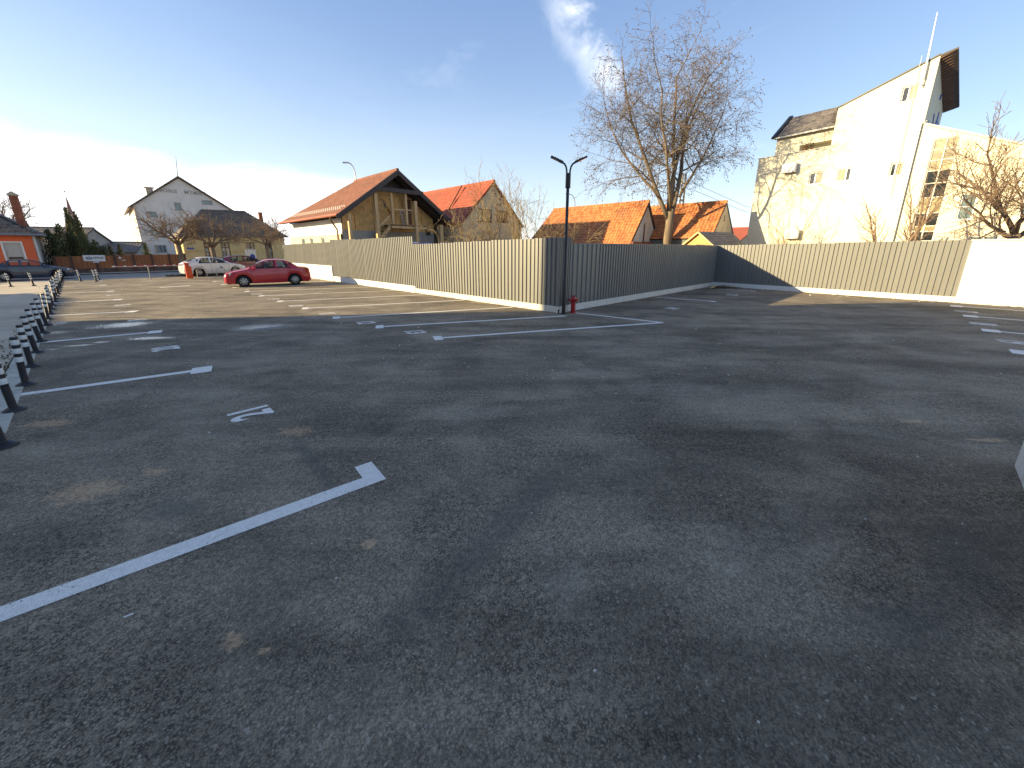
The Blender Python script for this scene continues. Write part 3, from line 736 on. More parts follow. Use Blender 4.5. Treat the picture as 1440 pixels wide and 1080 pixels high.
# ------------------------------------------------------------------ building helpers
def pl(poly, x):
    for (xa, za), (xb, zb) in zip(poly, poly[1:]):
        if xa - 1e-6 <= x <= xb + 1e-6: return za + (zb - za) * (x - xa) / max(xb - xa, 1e-6)
    return poly[-1][1]
def facade(mb, org, ux, nout, zb, top, holes=(), reveal=0.14, m=0, mr=None):
    """flat wall: org + ux*x + z, upper edge follows top [(x,z)...], real openings with reveals"""
    org, ux, nout = Vector(org), Vector(ux), Vector(nout); Z = Vector((0, 0, 1))
    xs = sorted(set([round(x, 4) for x, _ in top] + [round(h[k], 4) for h in holes for k in (0, 1)]))
    P = lambda x, z, d=0: org + ux * x + Z * z - nout * d
    for xa, xb in zip(xs, xs[1:]):
        if xb - xa < 1e-4: continue
        xm = (xa + xb) / 2
        hs = sorted([h for h in holes if h[0] < xm < h[1]], key=lambda h: h[2]); lo = zb
        for h in hs:
            mb.add([P(xa, lo), P(xb, lo), P(xb, h[2]), P(xa, h[2])], [(0, 1, 2, 3)], m); lo = h[3]
        mb.add([P(xa, lo), P(xb, lo), P(xb, pl(top, xb - 1e-5)), P(xa, pl(top, xa + 1e-5))], [(0, 1, 2, 3)], m)
    for xa, xb, za, zc in [h[:4] for h in holes]:
        q = [(xa, za), (xb, za), (xb, zc), (xa, zc)]
        for i in range(4):
            a, b = q[i], q[(i + 1) % 4]
            mb.add([P(*a), P(*b), P(*b, reveal), P(*a, reveal)], [(3, 2, 1, 0)], m if mr is None else mr)
    return mb
def window(parent, org, ux, nout, h, fm, pm, mull=(0.5,), trans=(), fw=0.06, depth=0.10, sill=True, name='window', panes=None, surround=None):
    """frame ring + mullions sitting in opening h=(xa,xb,za,zb); panes are its children"""
    org, ux, nout = Vector(org), Vector(ux), Vector(nout); Z = Vector((0, 0, 1))
    xa, xb, za, zb = h[:4]
    def blk(mb, x0, x1, z0, z1, d0, d1):
        p = lambda x, z, d: org + ux * x + Z * z - nout * d
        mb.hexa([p(x0, z0, d1), p(x1, z0, d1), p(x1, z0, d0), p(x0, z0, d0), p(x0, z1, d1), p(x1, z1, d1), p(x1, z1, d0), p(x0, z1, d0)])
    f = MB(); e = 0.003
    blk(f, xa + e, xa + fw, za + e, zb - e, depth - .05, depth + .03); blk(f, xb - fw, xb - e, za + e, zb - e, depth - .05, depth + .03)
    blk(f, xa + fw, xb - fw, za + e, za + fw, depth - .048, depth + .03); blk(f, xa + fw, xb - fw, zb - fw, zb - e, depth - .048, depth + .03)
    xsv = [xa + fw] ; 
    for k in mull:
        x = xa + (xb - xa) * k; blk(f, x - fw * .6, x + fw * .6, za + fw, zb - fw, depth - .045, depth + .03); xsv += [x - fw * .6, x + fw * .6]
    xsv.append(xb - fw); zsv = [za + fw]
    for k in trans:
        z = za + (zb - za) * k; blk(f, xa + fw, xb - fw, z - fw * .5, z + fw * .5, depth - .043, depth + .03); zsv += [z - fw * .5, z + fw * .5]
    zsv.append(zb - fw)
    w = f.build(name, fm, parent)
    k = 0
    for i in range(0, len(xsv), 2):
        for j in range(0, len(zsv), 2):
            mb = MB(); blk(mb, xsv[i] + .001, xsv[i + 1] - .001, zsv[j] + .001, zsv[j + 1] - .001, depth, depth + .012)
            pmm = (panes[k % len(panes)] if panes else pm); k += 1
            mb.build('pane', pmm, w)
    if sill:
        mb = MB(); blk(mb, xa - .05, xb + .05, za - .04, za - .003, -.05, depth); mb.build('sill', fm, w)
    if surround:
        mb = MB(); sw = .1
        blk(mb, xa - sw, xa - .002, za - sw, zb + sw, -.03, .02); blk(mb, xb + .002, xb + sw, za - sw, zb + sw, -.03, .02)
        blk(mb, xa - .002, xb + .002, zb + .002, zb + sw, -.028, .02); blk(mb, xa - .002, xb + .002, za - sw, za - .002, -.028, .02)
        mb.build('surround', surround, w)
    return w
def tile_roof(parent, p0, U, V, ext0, ext1, rows, colw, wave, lift, m, name='roof_tiles'):
    """courses of tiles over a plane: p0 + U*x + V*v (v 0..1), x extent ext0 at the eave to ext1 at the ridge"""
    p0, U, V = Vector(p0), Vector(U), Vector(V); N = U.cross(V).normalized()
    if N.z < 0: N = -N
    vs, fs = [], []
    rnd = random.Random(len(parent.name) * 31 + rows)
    for i in range(rows):
        v0 = i / rows; v1 = (i + 1) / rows
        a = ext0[0] + (ext1[0] - ext0[0]) * v0; b = ext0[1] + (ext1[1] - ext0[1]) * v0
        if b - a < colw * .5: continue
        n = max(1, int((b - a) / colw)); sub = 4; st = (b - a) / (n * sub)
        o = len(vs); jit = [rnd.uniform(-.4, .4) * lift for _ in range(n + 1)]
        for k in range(n * sub + 1):
            x = a + st * k; ph = (k % sub) / sub
            hw = wave * (math.sin(math.pi * ph * 2) * .5 + .5) + jit[k // sub] * .6
            base = p0 + U * x + V * v0; top = p0 + U * x + V * min(1, v1)
            vs += [base + N * .004, base + N * (lift + hw), top + N * (hw * .9 + lift * .1)]
        for k in range(n * sub):
            q = o + k * 3
            fs += [(q, q + 3, q + 4, q + 1), (q + 1, q + 4, q + 5, q + 2)]
    me = bpy.data.meshes.new(name); me.from_pydata([tuple(p) for p in vs], [], fs); me.materials.append(m); me.update()
    o = bpy.data.objects.new(name, me); col.objects.link(o); o.parent = parent; o['kind'] = 'stuff'
    return o
def ridge_caps(parent, a, b, m, r=.11, step=.36):
    a, b = Vector(a), Vector(b); d = (b - a); n = max(1, int(d.length / step)); mb = MB()
    for i in range(n):
        p = a + d * (i / n); q = a + d * ((i + 1.08) / n)
        mb.tube([p, q], [r * 1.12, r], 6)
    o = mb.build('ridge_caps', m, parent); o['kind'] = 'stuff'; return o

def gable_house(name, label, loc, rz, W, ze, zr, ln, wm, rm, rows, colw, wave, lift, holes=(), side_holes=(), ov=.3, ovg=.15, hip=0.0, verge=None, fm=None, pm=None, xr=0.0, capm=None, mull=(.5,), wdepth=.1, group=None):
    """local: x across the gable, y away from it; gable wall at y=0"""
    h = thing(name, label, 'house', loc, rz, group)
    mb = MB(); sl = W + 0.0
    top = [(-W, ze), (xr, zr - .06), (W, ze)]
    facade(mb, (0, 0, 0), (1, 0, 0), (0, -1, 0), -.1, top, holes, .15)
    facade(mb, (-W, ln, 0), (0, -1, 0), (-1, 0, 0), -.1, [(0, ze), (ln, ze)], side_holes, .15)
    facade(mb, (W, 0, 0), (0, 1, 0), (1, 0, 0), -.1, [(0, ze), (ln, ze)])
    facade(mb, (0, ln, 0), (-1, 0, 0), (0, 1, 0), -.1, [(-W, ze), (-xr, zr - .06 if not hip else ze + .01), (W, ze)])
    mb.build('wall', wm, h)
    kL = (zr - ze) / (W + xr); kR = (zr - ze) / (W - xr)
    for sgn, k, w in ((-1, kL, W + xr), (1, kR, W - xr)):
        e = Vector((xr + sgn * (w + ov), -ovg, zr - k * (w + ov))); r = Vector((xr, -ovg, zr))
        V = r - e; U = Vector((0, 1, 0)); x1 = ln + ovg * 2
        ext1 = (0, x1 - hip); ext0 = (0, x1)
        # slab under the tiles
        s = MB(); nrm = U.cross(V).normalized(); nrm = nrm if nrm.z > 0 else -nrm
        q = [e, e + U * ext0[1], r + U * ext1[1], r]
        s.prism([p - nrm * .002 for p in q] if sgn < 0 else [p - nrm * .002 for p in q][::-1], -nrm * .12)
        s.build('roof', verge or rm, h)
        tile_roof(h, e, U, V, ext0, ext1, rows, colw, wave, lift, rm)
    if hip:
        e0 = Vector((-(W + ov), ln + ovg, zr - kL * (W + xr + ov))); e1_ = Vector((W + ov, ln + ovg, zr - kR * (W - xr + ov))); r = Vector((xr, ln + ovg - hip, zr))
        s = MB(); s.add([e0, e1_, r], [(0, 1, 2)]); s.build('roof', rm, h)
    ridge_caps(h, (xr, -ovg - .02, zr + .02), (xr, ln + ovg - hip, zr + .02), capm or rm)
    for hh in holes: window(h, (0, 0, 0), (1, 0, 0), (0, -1, 0), hh, fm or M['white'], pm or M['pane'], mull, depth=wdepth)
    for hh in side_holes: window(h, (-W, ln, 0), (0, -1, 0), (-1, 0, 0), hh, fm or M['white'], pm or M['pane'], mull, depth=wdepth)
    return h

# ------------------------------------------------------------------ timber house behind the long fence
wh = thing('house', 'unfinished house with brown tiled roof, timber posts and chipboard gable behind the long fence', 'house', L(3.6, 15), LOT)
XL, XR, ZE, ZR = -3.95, 3.95, 3.93, 6.72
kk = (ZR - ZE) / 3.95
mb = MB()
zw = lambda x: ZR - .32 - kk * abs(x)
dh = (1.02, 1.72, 3.55, 5.3)
facade(mb, (0, 1.4, 0), (1, 0, 0), (0, -1, 0), 3.12, [(-3.2, zw(-3.2)), (0, zw(0)), (3.35, zw(3.35))], [dh], .12)
mb.build('gable_wall', M['osb'], wh)
for x in (-2.4, -1.15, .1, 2.4): 
    b = MB(); b.box(x - .012, x + .012, 1.385, 1.398, 3.14, zw(x) - .1); b.build('board_joint', M['bwood'], wh)
b = MB(); b.box(-3.2, 3.35, 1.37, 1.398, 4.33, 4.355); b.build('board_joint', M['timber'], wh)
b = MB(); b.box(-3.22, 3.37, 1.39, 1.6, -.1, 3.11); b.build('base_wall', M['graywall'], wh)
b = MB(); facade(b, (-3.25, 11.0, 0), (0, -1, 0), (-1, 0, 0), 2.86, [(0, ZE - .12), (9.6, ZE - .12)]); facade(b, (3.35, 1.4, 0), (0, 1, 0), (1, 0, 0), -.1, [(0, 4.0), (9.6, 4.0)]); facade(b, (0, 11.0, 0), (-1, 0, 0), (0, 1, 0), -.1, [(-3.35, 4.0), (3.25, 4.0)])
b.build('side_wall', M['whitewall'], wh)
hs = [(2.6, 3.3, 2.25, 2.75), (4.3, 4.9, 2.25, 2.75), (6.4, 7.0, 2.25, 2.75)]
b = MB(); facade(b, (-3.37, 11.0, 0), (0, -1, 0), (-1, 0, 0), -.1, [(0, 2.85), (9.6, 2.85)], hs, .1); b.box(-3.37, -3.26, 1.4, 11, 2.84, 2.87)
b.build('lower_wall', M['creamlow'], wh)
for h in hs: window(wh, (-3.37, 11.0, 0), (0, -1, 0), (-1, 0, 0), h, M['white'], M['paneg'], ())
for sgn in (-1, 1):
    e = Vector((sgn * 3.95, 0, ZE)); r = Vector((0, 0, ZR)); V = r - e; U = Vector((0, 1, 0))
    n_ = U.cross(V).normalized(); n_ = n_ if n_.z > 0 else -n_
    b = MB(); q = [e, e + U * 10.8, r + U * 6.0, r]; q = [p - n_ * .01 for p in q]
    b.prism(q if sgn < 0 else q[::-1], -n_ * .16); b.build('roof', M['dtimber'], wh)
    tile_roof(wh, e, U, V, (0, 10.8), (0, 6.0), 26, .22, .008, .022, M['tbrown'])
    b = MB(); d = V.normalized()
    b.beam(e - d * .12 + Vector((0, -.03, -.14)), r + Vector((0, -.03, -.14)) + d * .0, .06, .26, up=n_); b.build('bargeboard', M['dtimber'], wh)
    b = MB()
    for k in range(9): b.beam(e + d * .3 + U * (.5 + k * 1.1) - n_ * .21, r + U * (.5 + min(k, 4) * 1.1) - n_ * .21, .09, .12, up=n_)
    b.build('rafters', M['dtimber'], wh)
b = MB(); b.add([(-3.95, 10.8, ZE), (3.95, 10.8, ZE), (0, 6.0, ZR)], [(0, 1, 2)]); b.build('roof', M['tbrown'], wh)
ridge_caps(wh, (0, -.02, ZR + .01), (0, 6.0, ZR + .01), M['tbrown'], .09)
b = MB(); b.tube([(-4.02, -.05, ZE - .06), (-4.02, 10.8, ZE - .06)], .07, 8); b.build('gutter', M['orangep'] if False else mat('copper_red_metal', (.42, .11, .06), .5, var=.2), wh)
b = MB(); b.tube([(-4.02, 1.0, ZE - .1), (-4.02, 1.0, ZE - .3), (-3.5, 1.5, ZE - .8), (-3.43, 1.7, ZE - 1.0), (-3.43, 1.7, .2)], .045, 8); b.build('downpipe', M['bwood'], wh)
b = MB()
for rw in (1, 2):
    for k in range(34):
        p = Vector((-3.95, .25 + k * .31 + (rw % 2) * .15, ZE)) + (Vector((0, 0, ZR)) - Vector((-3.95, 0, ZE))) * (.035 + .05 * rw) + Vector((-.02, 0, .05))
        b.beam(p, p + Vector((-.03, 0, .09)), .07, .015, up=(1, 0, 0))
b.build('snow_guards', M['white'], wh)['kind'] = 'stuff'
def bm_part(name, a, b_, w, h, m=None, up=(0, 0, 1)):
    b = MB(); b.beam(a, b_, w, h, up); return b.build(name, m or M['timber'], wh)
for x, z0, z1, w, y in ((-1.58, 0, 5.22, .19, .1), (1.15, 0, 5.0, .20, .1), (-3.3, 0, 3.95, .17, .1), (3.2, 0, 3.62, .26, .25), (-.5, 3.5, 5.42, .14, .14), (.49, 3.5, 5.38, .14, .14), (.98, 3.5, 5.2, .12, 1.2)):
    bm_part('post', (x, y, z0), (x, y, z1), w, w, up=(0, 1, 0))
bm_part('collar_beam', (-1.62, .0, 5.5), (1.72, .0, 5.5), .16, .24, M['dtimber'])
b = MB(); b.add([(-1.2, 1.0, 5.62), (1.2, 1.0, 5.62), (0, 1.0, ZR - .3)], [(0, 1, 2)]); b.build('gable_boarding', M['dtimber'], wh)
for k in range(4):
    b = MB(); b.box(-.62, 1.95, .12 + k * .32, .42 + k * .32, 3.42, 3.49); b.build('deck_board', M['bwood'], wh)
bm_part('deck_beam', (-.62, .16, 3.34), (1.95, .16, 3.34), .1, .14)
bm_part('deck_beam', (-.62, 1.3, 3.34), (1.95, 1.3, 3.34), .1, .14)
bm_part('handrail', (-.45, .2, 4.42), (1.0, .2, 4.42), .06, .08)
bm_part('handrail', (-.5, .2, 4.15), (-1.55, .05, 3.3), .06, .1)
for yy in (.25, 1.1): bm_part('stair_stringer', (-.6, yy, 3.42), (-1.95, yy, 2.0), .06, .22)
for k in range(7):
    t = k / 7 + .08; b = MB(); x = -.6 - 1.35 * t; z = 3.42 - 1.42 * t
    b.box(x - .12, x + .12, .22, 1.12, z - .02, z + .02); b.build('stair_tread', M['bwood'], wh)
dd = window(wh, (0, 1.4, 0), (1, 0, 0), (0, -1, 0), dh, M['timber'], M['bwood'], (), sill=False, name='door')
b = MB(); b.box(2.7, 3.0, 1.25, 1.385, 2.95, 3.3); b.build('meter_box', M['dtimber'], wh)
fl = thing('flag', 'blue, yellow and red striped flag hanging from a pole on the timber house stair', 'flag', L(3.6 - .55, 15.12), LOT)
b = MB(); b.tube([(-.05, 0, 4.1), (-.62, -.05, 5.0)], .016, 6); b.build('flagpole', M['dmetal'], fl)
for k, m_ in enumerate(('bflag', 'yflag', 'rflag')):
    b = MB(); vs = []
    for j in range(9):
        f = j / 8
        for a in range(4):
            g = (k + a / 3) / 3
            px = -.60 + .55 * g * .85; pz = 4.95 - .85 * g * .85
            vs.append((px + f * (.16 - .06 * g), .03 + .03 * math.sin(f * 9 + g * 6), pz - f * .42 - .02 * math.sin(a * 2)))
    b.add(vs, [(j * 4 + a, j * 4 + a + 1, j * 4 + a + 5, j * 4 + a + 4) for j in range(8) for a in range(3)])
    b.build('stripe', M[m_], fl, True)
ld = thing('ladder', 'white ladder leaning on the raised deck of the timber house', 'ladder', L(3.6 + .68, 15.5), LOT)
for x in (-.11, .17):
    b = MB(); b.beam((x, .2, 3.5), (x, .55, 4.5), .035, .05); b.build('rail', M['white'], ld)
for k in range(5):
    b = MB(); f = (k + .5) / 5; b.tube([(-.11, .2 + .35 * f, 3.5 + f), (.17, .2 + .35 * f, 3.5 + f)], .014, 6); b.build('rung', M['white'], ld)
tp = thing('tarpaulin', 'blue tarpaulin stretched over a low lean-to behind the long fence', 'tarpaulin', L(2.0, 7.6), LOT)
b = MB(); vs = []
for i in range(9):
    for j in range(9): vs.append((i * .45 - .3, j * .7 - .4, 2.22 + .08 * math.sin(i * 1.3 + j) + .012 * i))
b.add(vs, [(i * 9 + j, i * 9 + j + 9, i * 9 + j + 10, i * 9 + j + 1) for i in range(8) for j in range(8)]); b.build('sheet', M['tarp'], tp, True)
for x, y in ((0, 0), (3, 0), (0, 4.8), (3, 4.8)):
    b = MB(); b.box(x - .04, x + .04, y - .04, y + .04, 0, 2.2); b.build('post', M['timber'], tp)

# ------------------------------------------------------------------ tiled houses
rh = gable_house('house', 'house with red tiled roof and bare tan gable next to the timber house', L(10.7, 14), LOT, 2.95, 3.95, 6.72, 10.5, M['tanwall'], M['tred'], 16, .28, .03, .03,
                 holes=[(-1.5, -.15, 3.9, 4.8), (.35, 1.5, 3.98, 4.8)], ov=.25, ovg=.12, verge=M['brick'], fm=M['dtimber'], pm=M['curtain'], mull=(.36,), capm=M['tred'])
b = MB(); b.box(-2.95, -2.94, .05, .1, 0, 3.9); b.tube([(-2.99, .02, 3.9), (-2.99, .02, 0)], .04, 6); b.build('downpipe', M['bwood'], rh)
b = MB(); rr = random.Random(3)
for i in range(46):
    x = rr.uniform(.0, 1.7); z = 3.95 + (2.6 * (1 - abs(x) / 2.9)) * rr.random()
    if z < 6.5 - .95 * abs(x): b.box(x - .12, x + .12, -.022, .01, z - .035, z + .035)
b.build('exposed_bricks', M['brick'], rh)['kind'] = 'stuff'
b = MB(); b.tube([(-2.1, 2.6, 4.9), (-.35, 3.2, 6.75)], .05, 6); b.build('ladder_pole', M['bwood'], rh)
t1 = gable_house('house', 'low house with orange clay tile roof and whitewashed gable left of the tall bare tree', L(18.95, 6.0), LOT, 2.15, 2.62, 5.38, 9.9, M['oldwhite'], M['torange'], 15, .24, .045, .035,
                 holes=[(-.34, -.12, 2.55, 3.8)], ov=.28, ovg=.1, hip=1.1, verge=M['dtimber'], fm=M['bwood'], pm=M['bwood'], mull=(), wdepth=.05)
b = MB(); b.box(-2.3, 2.3, -.25, -.1, 2.36, 2.5); b.build('gable_ledge', M['brick'], t1)
t2 = gable_house('house', 'house with orange tile roof and blank olive grey gable right of the tall bare tree', L(22.3, 1.5), LOT, 2.4, 2.95, 5.25, 6.5, M['tanwall'], M['torange'], 14, .24, .045, .03,
                 holes=[(-.45, -.28, 4.0, 4.35), (-.5, -.3, 2.5, 2.8)], ov=.2, ovg=.02, verge=M['dtimber'], fm=M['bwood'], pm=M['bwood'], mull=(), xr=-.35)
b = MB(); b.box(-2.5, -2.4, .01, 6.4, -.1, 2.8); b.build('board_wall', mat('green_grey_boards', (.17, .19, .17), .8, var=.3, vs=3, stretch=(1, 6, .3)), t2)
t3 = gable_house('house', 'distant low house with plain red roof between the olive gable and the white building', L(49, 6), LOT, 7.0, 2.6, 4.62, 8, M['tanwall'], M['tred'], 12, .3, .03, .03, ov=.2, ovg=.1)
sh = thing('shed', 'small garden shed with orange chipboard gable and grey roof behind the inner corner', 'shed', L(17.0, 1.35), LOT - R(90 + 18))
b = MB(); facade(b, (0, 0, 0), (1, 0, 0), (0, -1, 0), 0, [(-1.05, 2.3), (0, 3.02), (1.05, 2.3)]); facade(b, (-1.05, 3.0, 0), (0, -1, 0), (-1, 0, 0), 0, [(0, 2.3), (3, 2.3)]); facade(b, (1.05, 0, 0), (0, 1, 0), (1, 0, 0), 0, [(0, 2.3), (3, 2.3)]); facade(b, (0, 3, 0), (-1, 0, 0), (0, 1, 0), 0, [(-1.05, 2.3), (0, 3.02), (1.05, 2.3)]); b.build('wall', M['osb2'], sh)
for sg in (-1, 1):
    e = Vector((sg * 1.28, -.14, 2.16)); r = Vector((0, -.14, 3.08)); n_ = Vector((sg * .58, 0, .81)).normalized()
    q = [e, e + Vector((0, 3.3, 0)), r + Vector((0, 3.3, 0)), r]; b = MB(); b.prism(q if sg < 0 else q[::-1], -n_ * .05); b.build('roof', M['tgray'], sh)
    tile_roof(sh, e, Vector((0, 1, 0)), r - e, (0, 3.3), (0, 3.3), 6, .33, .004, .014, M['tgray'])
    b = MB(); b.beam(e + Vector((0, -.02, -.05)), r + Vector((0, -.02, -.05)), .03, .1, up=n_); b.build('bargeboard', M['timber'], sh)

# ------------------------------------------------------------------ white office building
F1 = Vector((math.sin(R(-34.5)), math.cos(R(-34.5)), 0)); F2 = Vector((math.cos(R(-34.5)), -math.sin(R(-34.5)), 0))
wb = thing('office_building', 'tall white rendered office building with a steep slanting roofline behind the back fence', 'building', B0 + F2 * 10 - F1 * 1.005 + Vector((0, 0, .17)), BROT); WBS = .913; wb.scale = (WBS,) * 3
def wbp(x, y, z): return wb.location + (F1 * -x + F2 * y + Vector((0, 0, z))) * WBS
wins = [(-1.06, -.22, 6.46, 7.28), (.58, 1.32, 6.45, 7.27), (3.27, 3.89, 6.42, 7.19), (3.0, 3.74, 10.62, 11.46)]
b = MB()
facade(b, (0, 0, 0), (1, 0, 0), (0, -1, 0), -.3, [(-4.7, 8.78), (-.11, 8.76), (-.1, 11.13), (4.33, 12.66)], wins, .16)
facade(b, (4.33, 0, 0), (0, 1, 0), (1, 0, 0), -.3, [(0, 12.66), (3.6, 10.5)])
facade(b, (-4.7, 9, 0), (0, -1, 0), (-1, 0, 0), -.3, [(0, 8.78), (9, 8.78)])
facade(b, (-.1, 3.6, 0), (0, -1, 0), (-1, 0, 0), 8.76, [(0, 9.0), (3.6, 11.13)]); facade(b, (4.33, 3.6, 0), (-1, 0, 0), (0, 1, 0), -.3, [(0, 10.5), (4.43, 9.0)])
b.add([(-4.7, 0, 8.78), (-.1, 0, 8.76), (-.1, 9, 8.76), (-4.7, 9, 8.78)], [(0, 1, 2, 3)])
b.build('wall', M['cream'], wb)
for i, h in enumerate(wins):
    window(wb, (0, 0, 0), (1, 0, 0), (0, -1, 0), h, M['white'], M['pane'], (.42 if i != 1 else .62,), depth=.12, panes=[M['pane'], M['curtain']] if i != 1 else [M['curtain'], M['pane']])
b = MB(); b.prism([(-.18, -.06, 11.12), (4.33, -.06, 12.68), (4.33, -.06, 12.76), (-.18, -.06, 11.20)], (0, 3.7, -2.22)); b.build('main_roof', M['dmetal'], wb)
b = MB(); b.box(-4.76, -.11, -.06, .1, 8.782, 8.83); b.build('parapet_cap', M['plinth'], wb)
# overhanging eave on the right end
b = MB(); b.prism([(4.335, -.05, 12.70), (4.335, -.05, 12.58), (5.0, -.05, 12.74), (5.0, -.05, 12.84)], (0, 3.7, -2.22)); b.build('eave', M['dtimber'], wb)
for k in range(22):
    y = k * .166; dz = -.6 * y
    b = MB(); b.hexa([(4.34, y, 12.51 + dz), (4.97, y, 12.71 + dz), (4.97, y + .06, 12.68 + dz), (4.34, y + .06, 12.48 + dz), (4.34, y, 12.575 + dz), (4.97, y, 12.77 + dz), (4.97, y + .06, 12.735 + dz), (4.34, y + .06, 12.54 + dz)])
    b.build('eave_slat', M['bwood'], wb)
# set-back attic with its own roof
ah = [(-2.35, -.3, 8.95, 9.42)]
b = MB(); facade(b, (0, .9, 0), (1, 0, 0), (0, -1, 0), 8.78, [(-4.0, 10.18), (-.11, 10.18)], ah, .7); facade(b, (-4.0, 9, 0), (0, -1, 0), (-1, 0, 0), 8.78, [(0, 10.2), (8.1, 10.2)])
b.box(-2.4, -.25, 1.6, 1.64, 8.9, 9.5); b.build('attic_wall', M['cream'], wb)
b = MB(); q = [(-4.1, .62, 10.22), (-.11, .62, 10.22), (-.11, 2.9, 12.0), (-4.1, 2.9, 12.0)]; b.prism(q[::-1], (0, .1, -.12)); b.prism([(-4.1, 5.2, 10.2), (-.11, 5.2, 10.2), (-.11, 2.9, 12.0), (-4.1, 2.9, 12.0)], (0, -.1, -.12)); b.build('attic_roof', M['tdark'], wb)
tile_roof(wb, (-4.1, .62, 10.22), (1, 0, 0), (0, 2.28, 1.78), (0, 3.98), (0, 3.98), 13, .2, .003, .014, M['tgray'], 'attic_tiles')
b = MB(); b.tube([(-4.15, .58, 10.17), (-.12, .58, 10.17)], .06, 8); b.build('gutter', M['plinth'], wb)
b = MB(); b.beam((-4.12, .5, 10.2), (-4.12, 2.95, 12.1), .26, .14); b.build('verge_flashing', M['dmetal'], wb)
b = MB(); b.prism([(-.72, .9, 10.55), (-.72, 1.9, 11.3), (-.72, 1.2, 11.3)], (.58, 0, 0)); b.build('roof_dormer', M['dtimber'], wb)
for x0, x1, z0 in ((-1.9, -1.55, 8.84), (-1.5, -1.2, 8.84)):
    pl_ = thing('potted_plant', 'reddish potted plant on the left of the terrace ledge of the white building' if x0 < -1.6 else 'greenish potted plant on the terrace ledge of the white building', 'potted plant', wbp((x0 + x1) / 2, .35, 8.83), BROT)
    b = MB(); b.lathe([(.07, 0), (.1, .16)], 10); b.build('pot', M['brick'], pl_)
    b = MB(); rr = random.Random(int(x0 * 10))
    for i in range(60):
        p = Vector((rr.gauss(0, .09), rr.gauss(0, .09), .18 + abs(rr.gauss(0, .12)))); a = rr.random() * 6.28
        b.add([p, p + Vector((.06 * math.cos(a), .06 * math.sin(a), .05)), p + Vector((.02, .05, .07))], [(0, 1, 2)])
    b.build('foliage', M['leaf'] if x0 < -1.6 else M['ivy'], pl_)
def ac_unit(x, z, label, w=.85, h=.62):
    a = thing('air_conditioner', label, 'air conditioner', wbp(x, 0, z), BROT); a.scale = (WBS,) * 3
    b = MB(); b.box(-w / 2, w / 2, -.42, -.1, 0, h); b.build('casing', M['white'], a)
    b = MB(); b.tube([(-.12, -.425, h / 2), (-.12, -.44, h / 2)], .22, 20); b.build('fan_guard', M['galv'], a)
    b = MB(); b.tube([(-.12, -.4405, h / 2), (-.12, -.444, h / 2)], .1, 12); b.build('fan_hub', M['white'], a)
    for xx in (-.3, .3):
        b = MB(); b.box(xx - .02, xx + .02, -.42, 0, -.05, -.003); b.build('bracket', M['brick'], a)
ac_unit(-2.35, 7.45, 'white air conditioner mounted high on the left of the white building')
ac_unit(-1.4, 2.75, 'white air conditioner low on the white building behind the bare shrub')
# emblem on the shaded end wall
em = MB()
for poly in ([(0, 0), (.5, .15), (.7, .9), (.35, .55)], [(.5, .6), (1.1, .2), (.9, 1.0), (.7, 1.7)], [(1.0, .1), (1.35, -.2), (1.2, .9), (1.05, .6)], [(-.3, .2), (-.15, .25), (-.5, 1.3), (-.62, 1.25)], [(-.1, 2.6), (.1, 2.6), (.15, 3.1), (-.05, 3.1)]):
    em.prism([(4.335, 2.1 + y * .8, 9.2 + z * .62) for y, z in poly], (.03, 0, 0))
em.build('wall_emblem', M['blue'], wb)
b = MB(); b.tube([(3.6, -.10, 5.2), (3.55, -.10, 12.9)], .012, 6); b.tube([(4.25, -.08, 0), (4.25, -.08, 9.2), (4.45, -.08, 9.3), (4.5, .2, 9.3)], .035, 6); b.build('downpipe', M['galv'], wb)
fp_ = thing('mast', 'slender white mast rising above the roof of the white building', 'mast', wbp(3.86, -.1, 0), BROT); fp_.scale = (WBS,) * 3
b = MB(); b.tube([(0, -.05, 11.6), (-.02, -.05, 12.9), (-.08, -.05, 14.9)], [.055, .045, .02], 8); b.build('pole', M['white'], fp_)
b = MB(); b.tube([(0, -.05, 11.2), (0, -.05, 11.6)], .03, 6); b.box(-.03, .03, -.05, .1, 11.3, 11.34); b.build('bracket', M['galv'], fp_)
# lower right wing with the glazed stair strip
wg = thing('office_wing', 'lower white wing with falling roofline and tall glazed strip beside the tall white building', 'building', wbp(4.34, .02, 0), BROT); wg.scale = (WBS,) * 3
stw = (.62, 1.66, 2.45, 8.62)
rw_ = [(2.35, 2.98, 3.62, 5.05), (4.6, 5.3, 3.6, 5.1), (3.1, 4.2, 2.2, 2.72), (5.6, 6.6, 2.2, 2.72), (7.2, 8.0, 3.6, 5.1)]
roofl = [(0, 9.12), (10, 4.45)]
b = MB(); facade(b, (0, 0, 0), (1, 0, 0), (0, -1, 0), -.3, roofl, [(stw[0], stw[1], stw[2], 8.2)] + rw_, .16); facade(b, (10, 0, 0), (0, 1, 0), (1, 0, 0), 0, [(0, 4.4), (9, 4.4)]); b.build('wall', M['cream'], wg)
b = MB(); b.prism([(0.01, -.08, 9.13), (10.1, -.08, 4.42), (10.1, -.08, 4.52), (0.01, -.08, 9.23)], (0, 9.2, 0)); b.build('roof', M['plinth'], wg)
w_ = window(wg, (0, 0, 0), (1, 0, 0), (0, -1, 0), (stw[0], stw[1], stw[2], 8.2), M['plinth'], M['pane'], (.5,), (.10, .155, .285, .44, .58, .70, .80, .90), .05, .1, False, 'glazed_strip',
            panes=[M['pane'], M['curtain'], M['pane'], M['curtain'], M['pane'], M['pane'], M['curtain'], M['curtain'], M['curtain']] * 2)
for i, h in enumerate(rw_): window(wg, (0, 0, 0), (1, 0, 0), (0, -1, 0), h, M['white'], M['paneg'], () if i in (0, 1, 4) else (.5,), (.5,) if i in (0, 1, 4) else (), depth=.1)
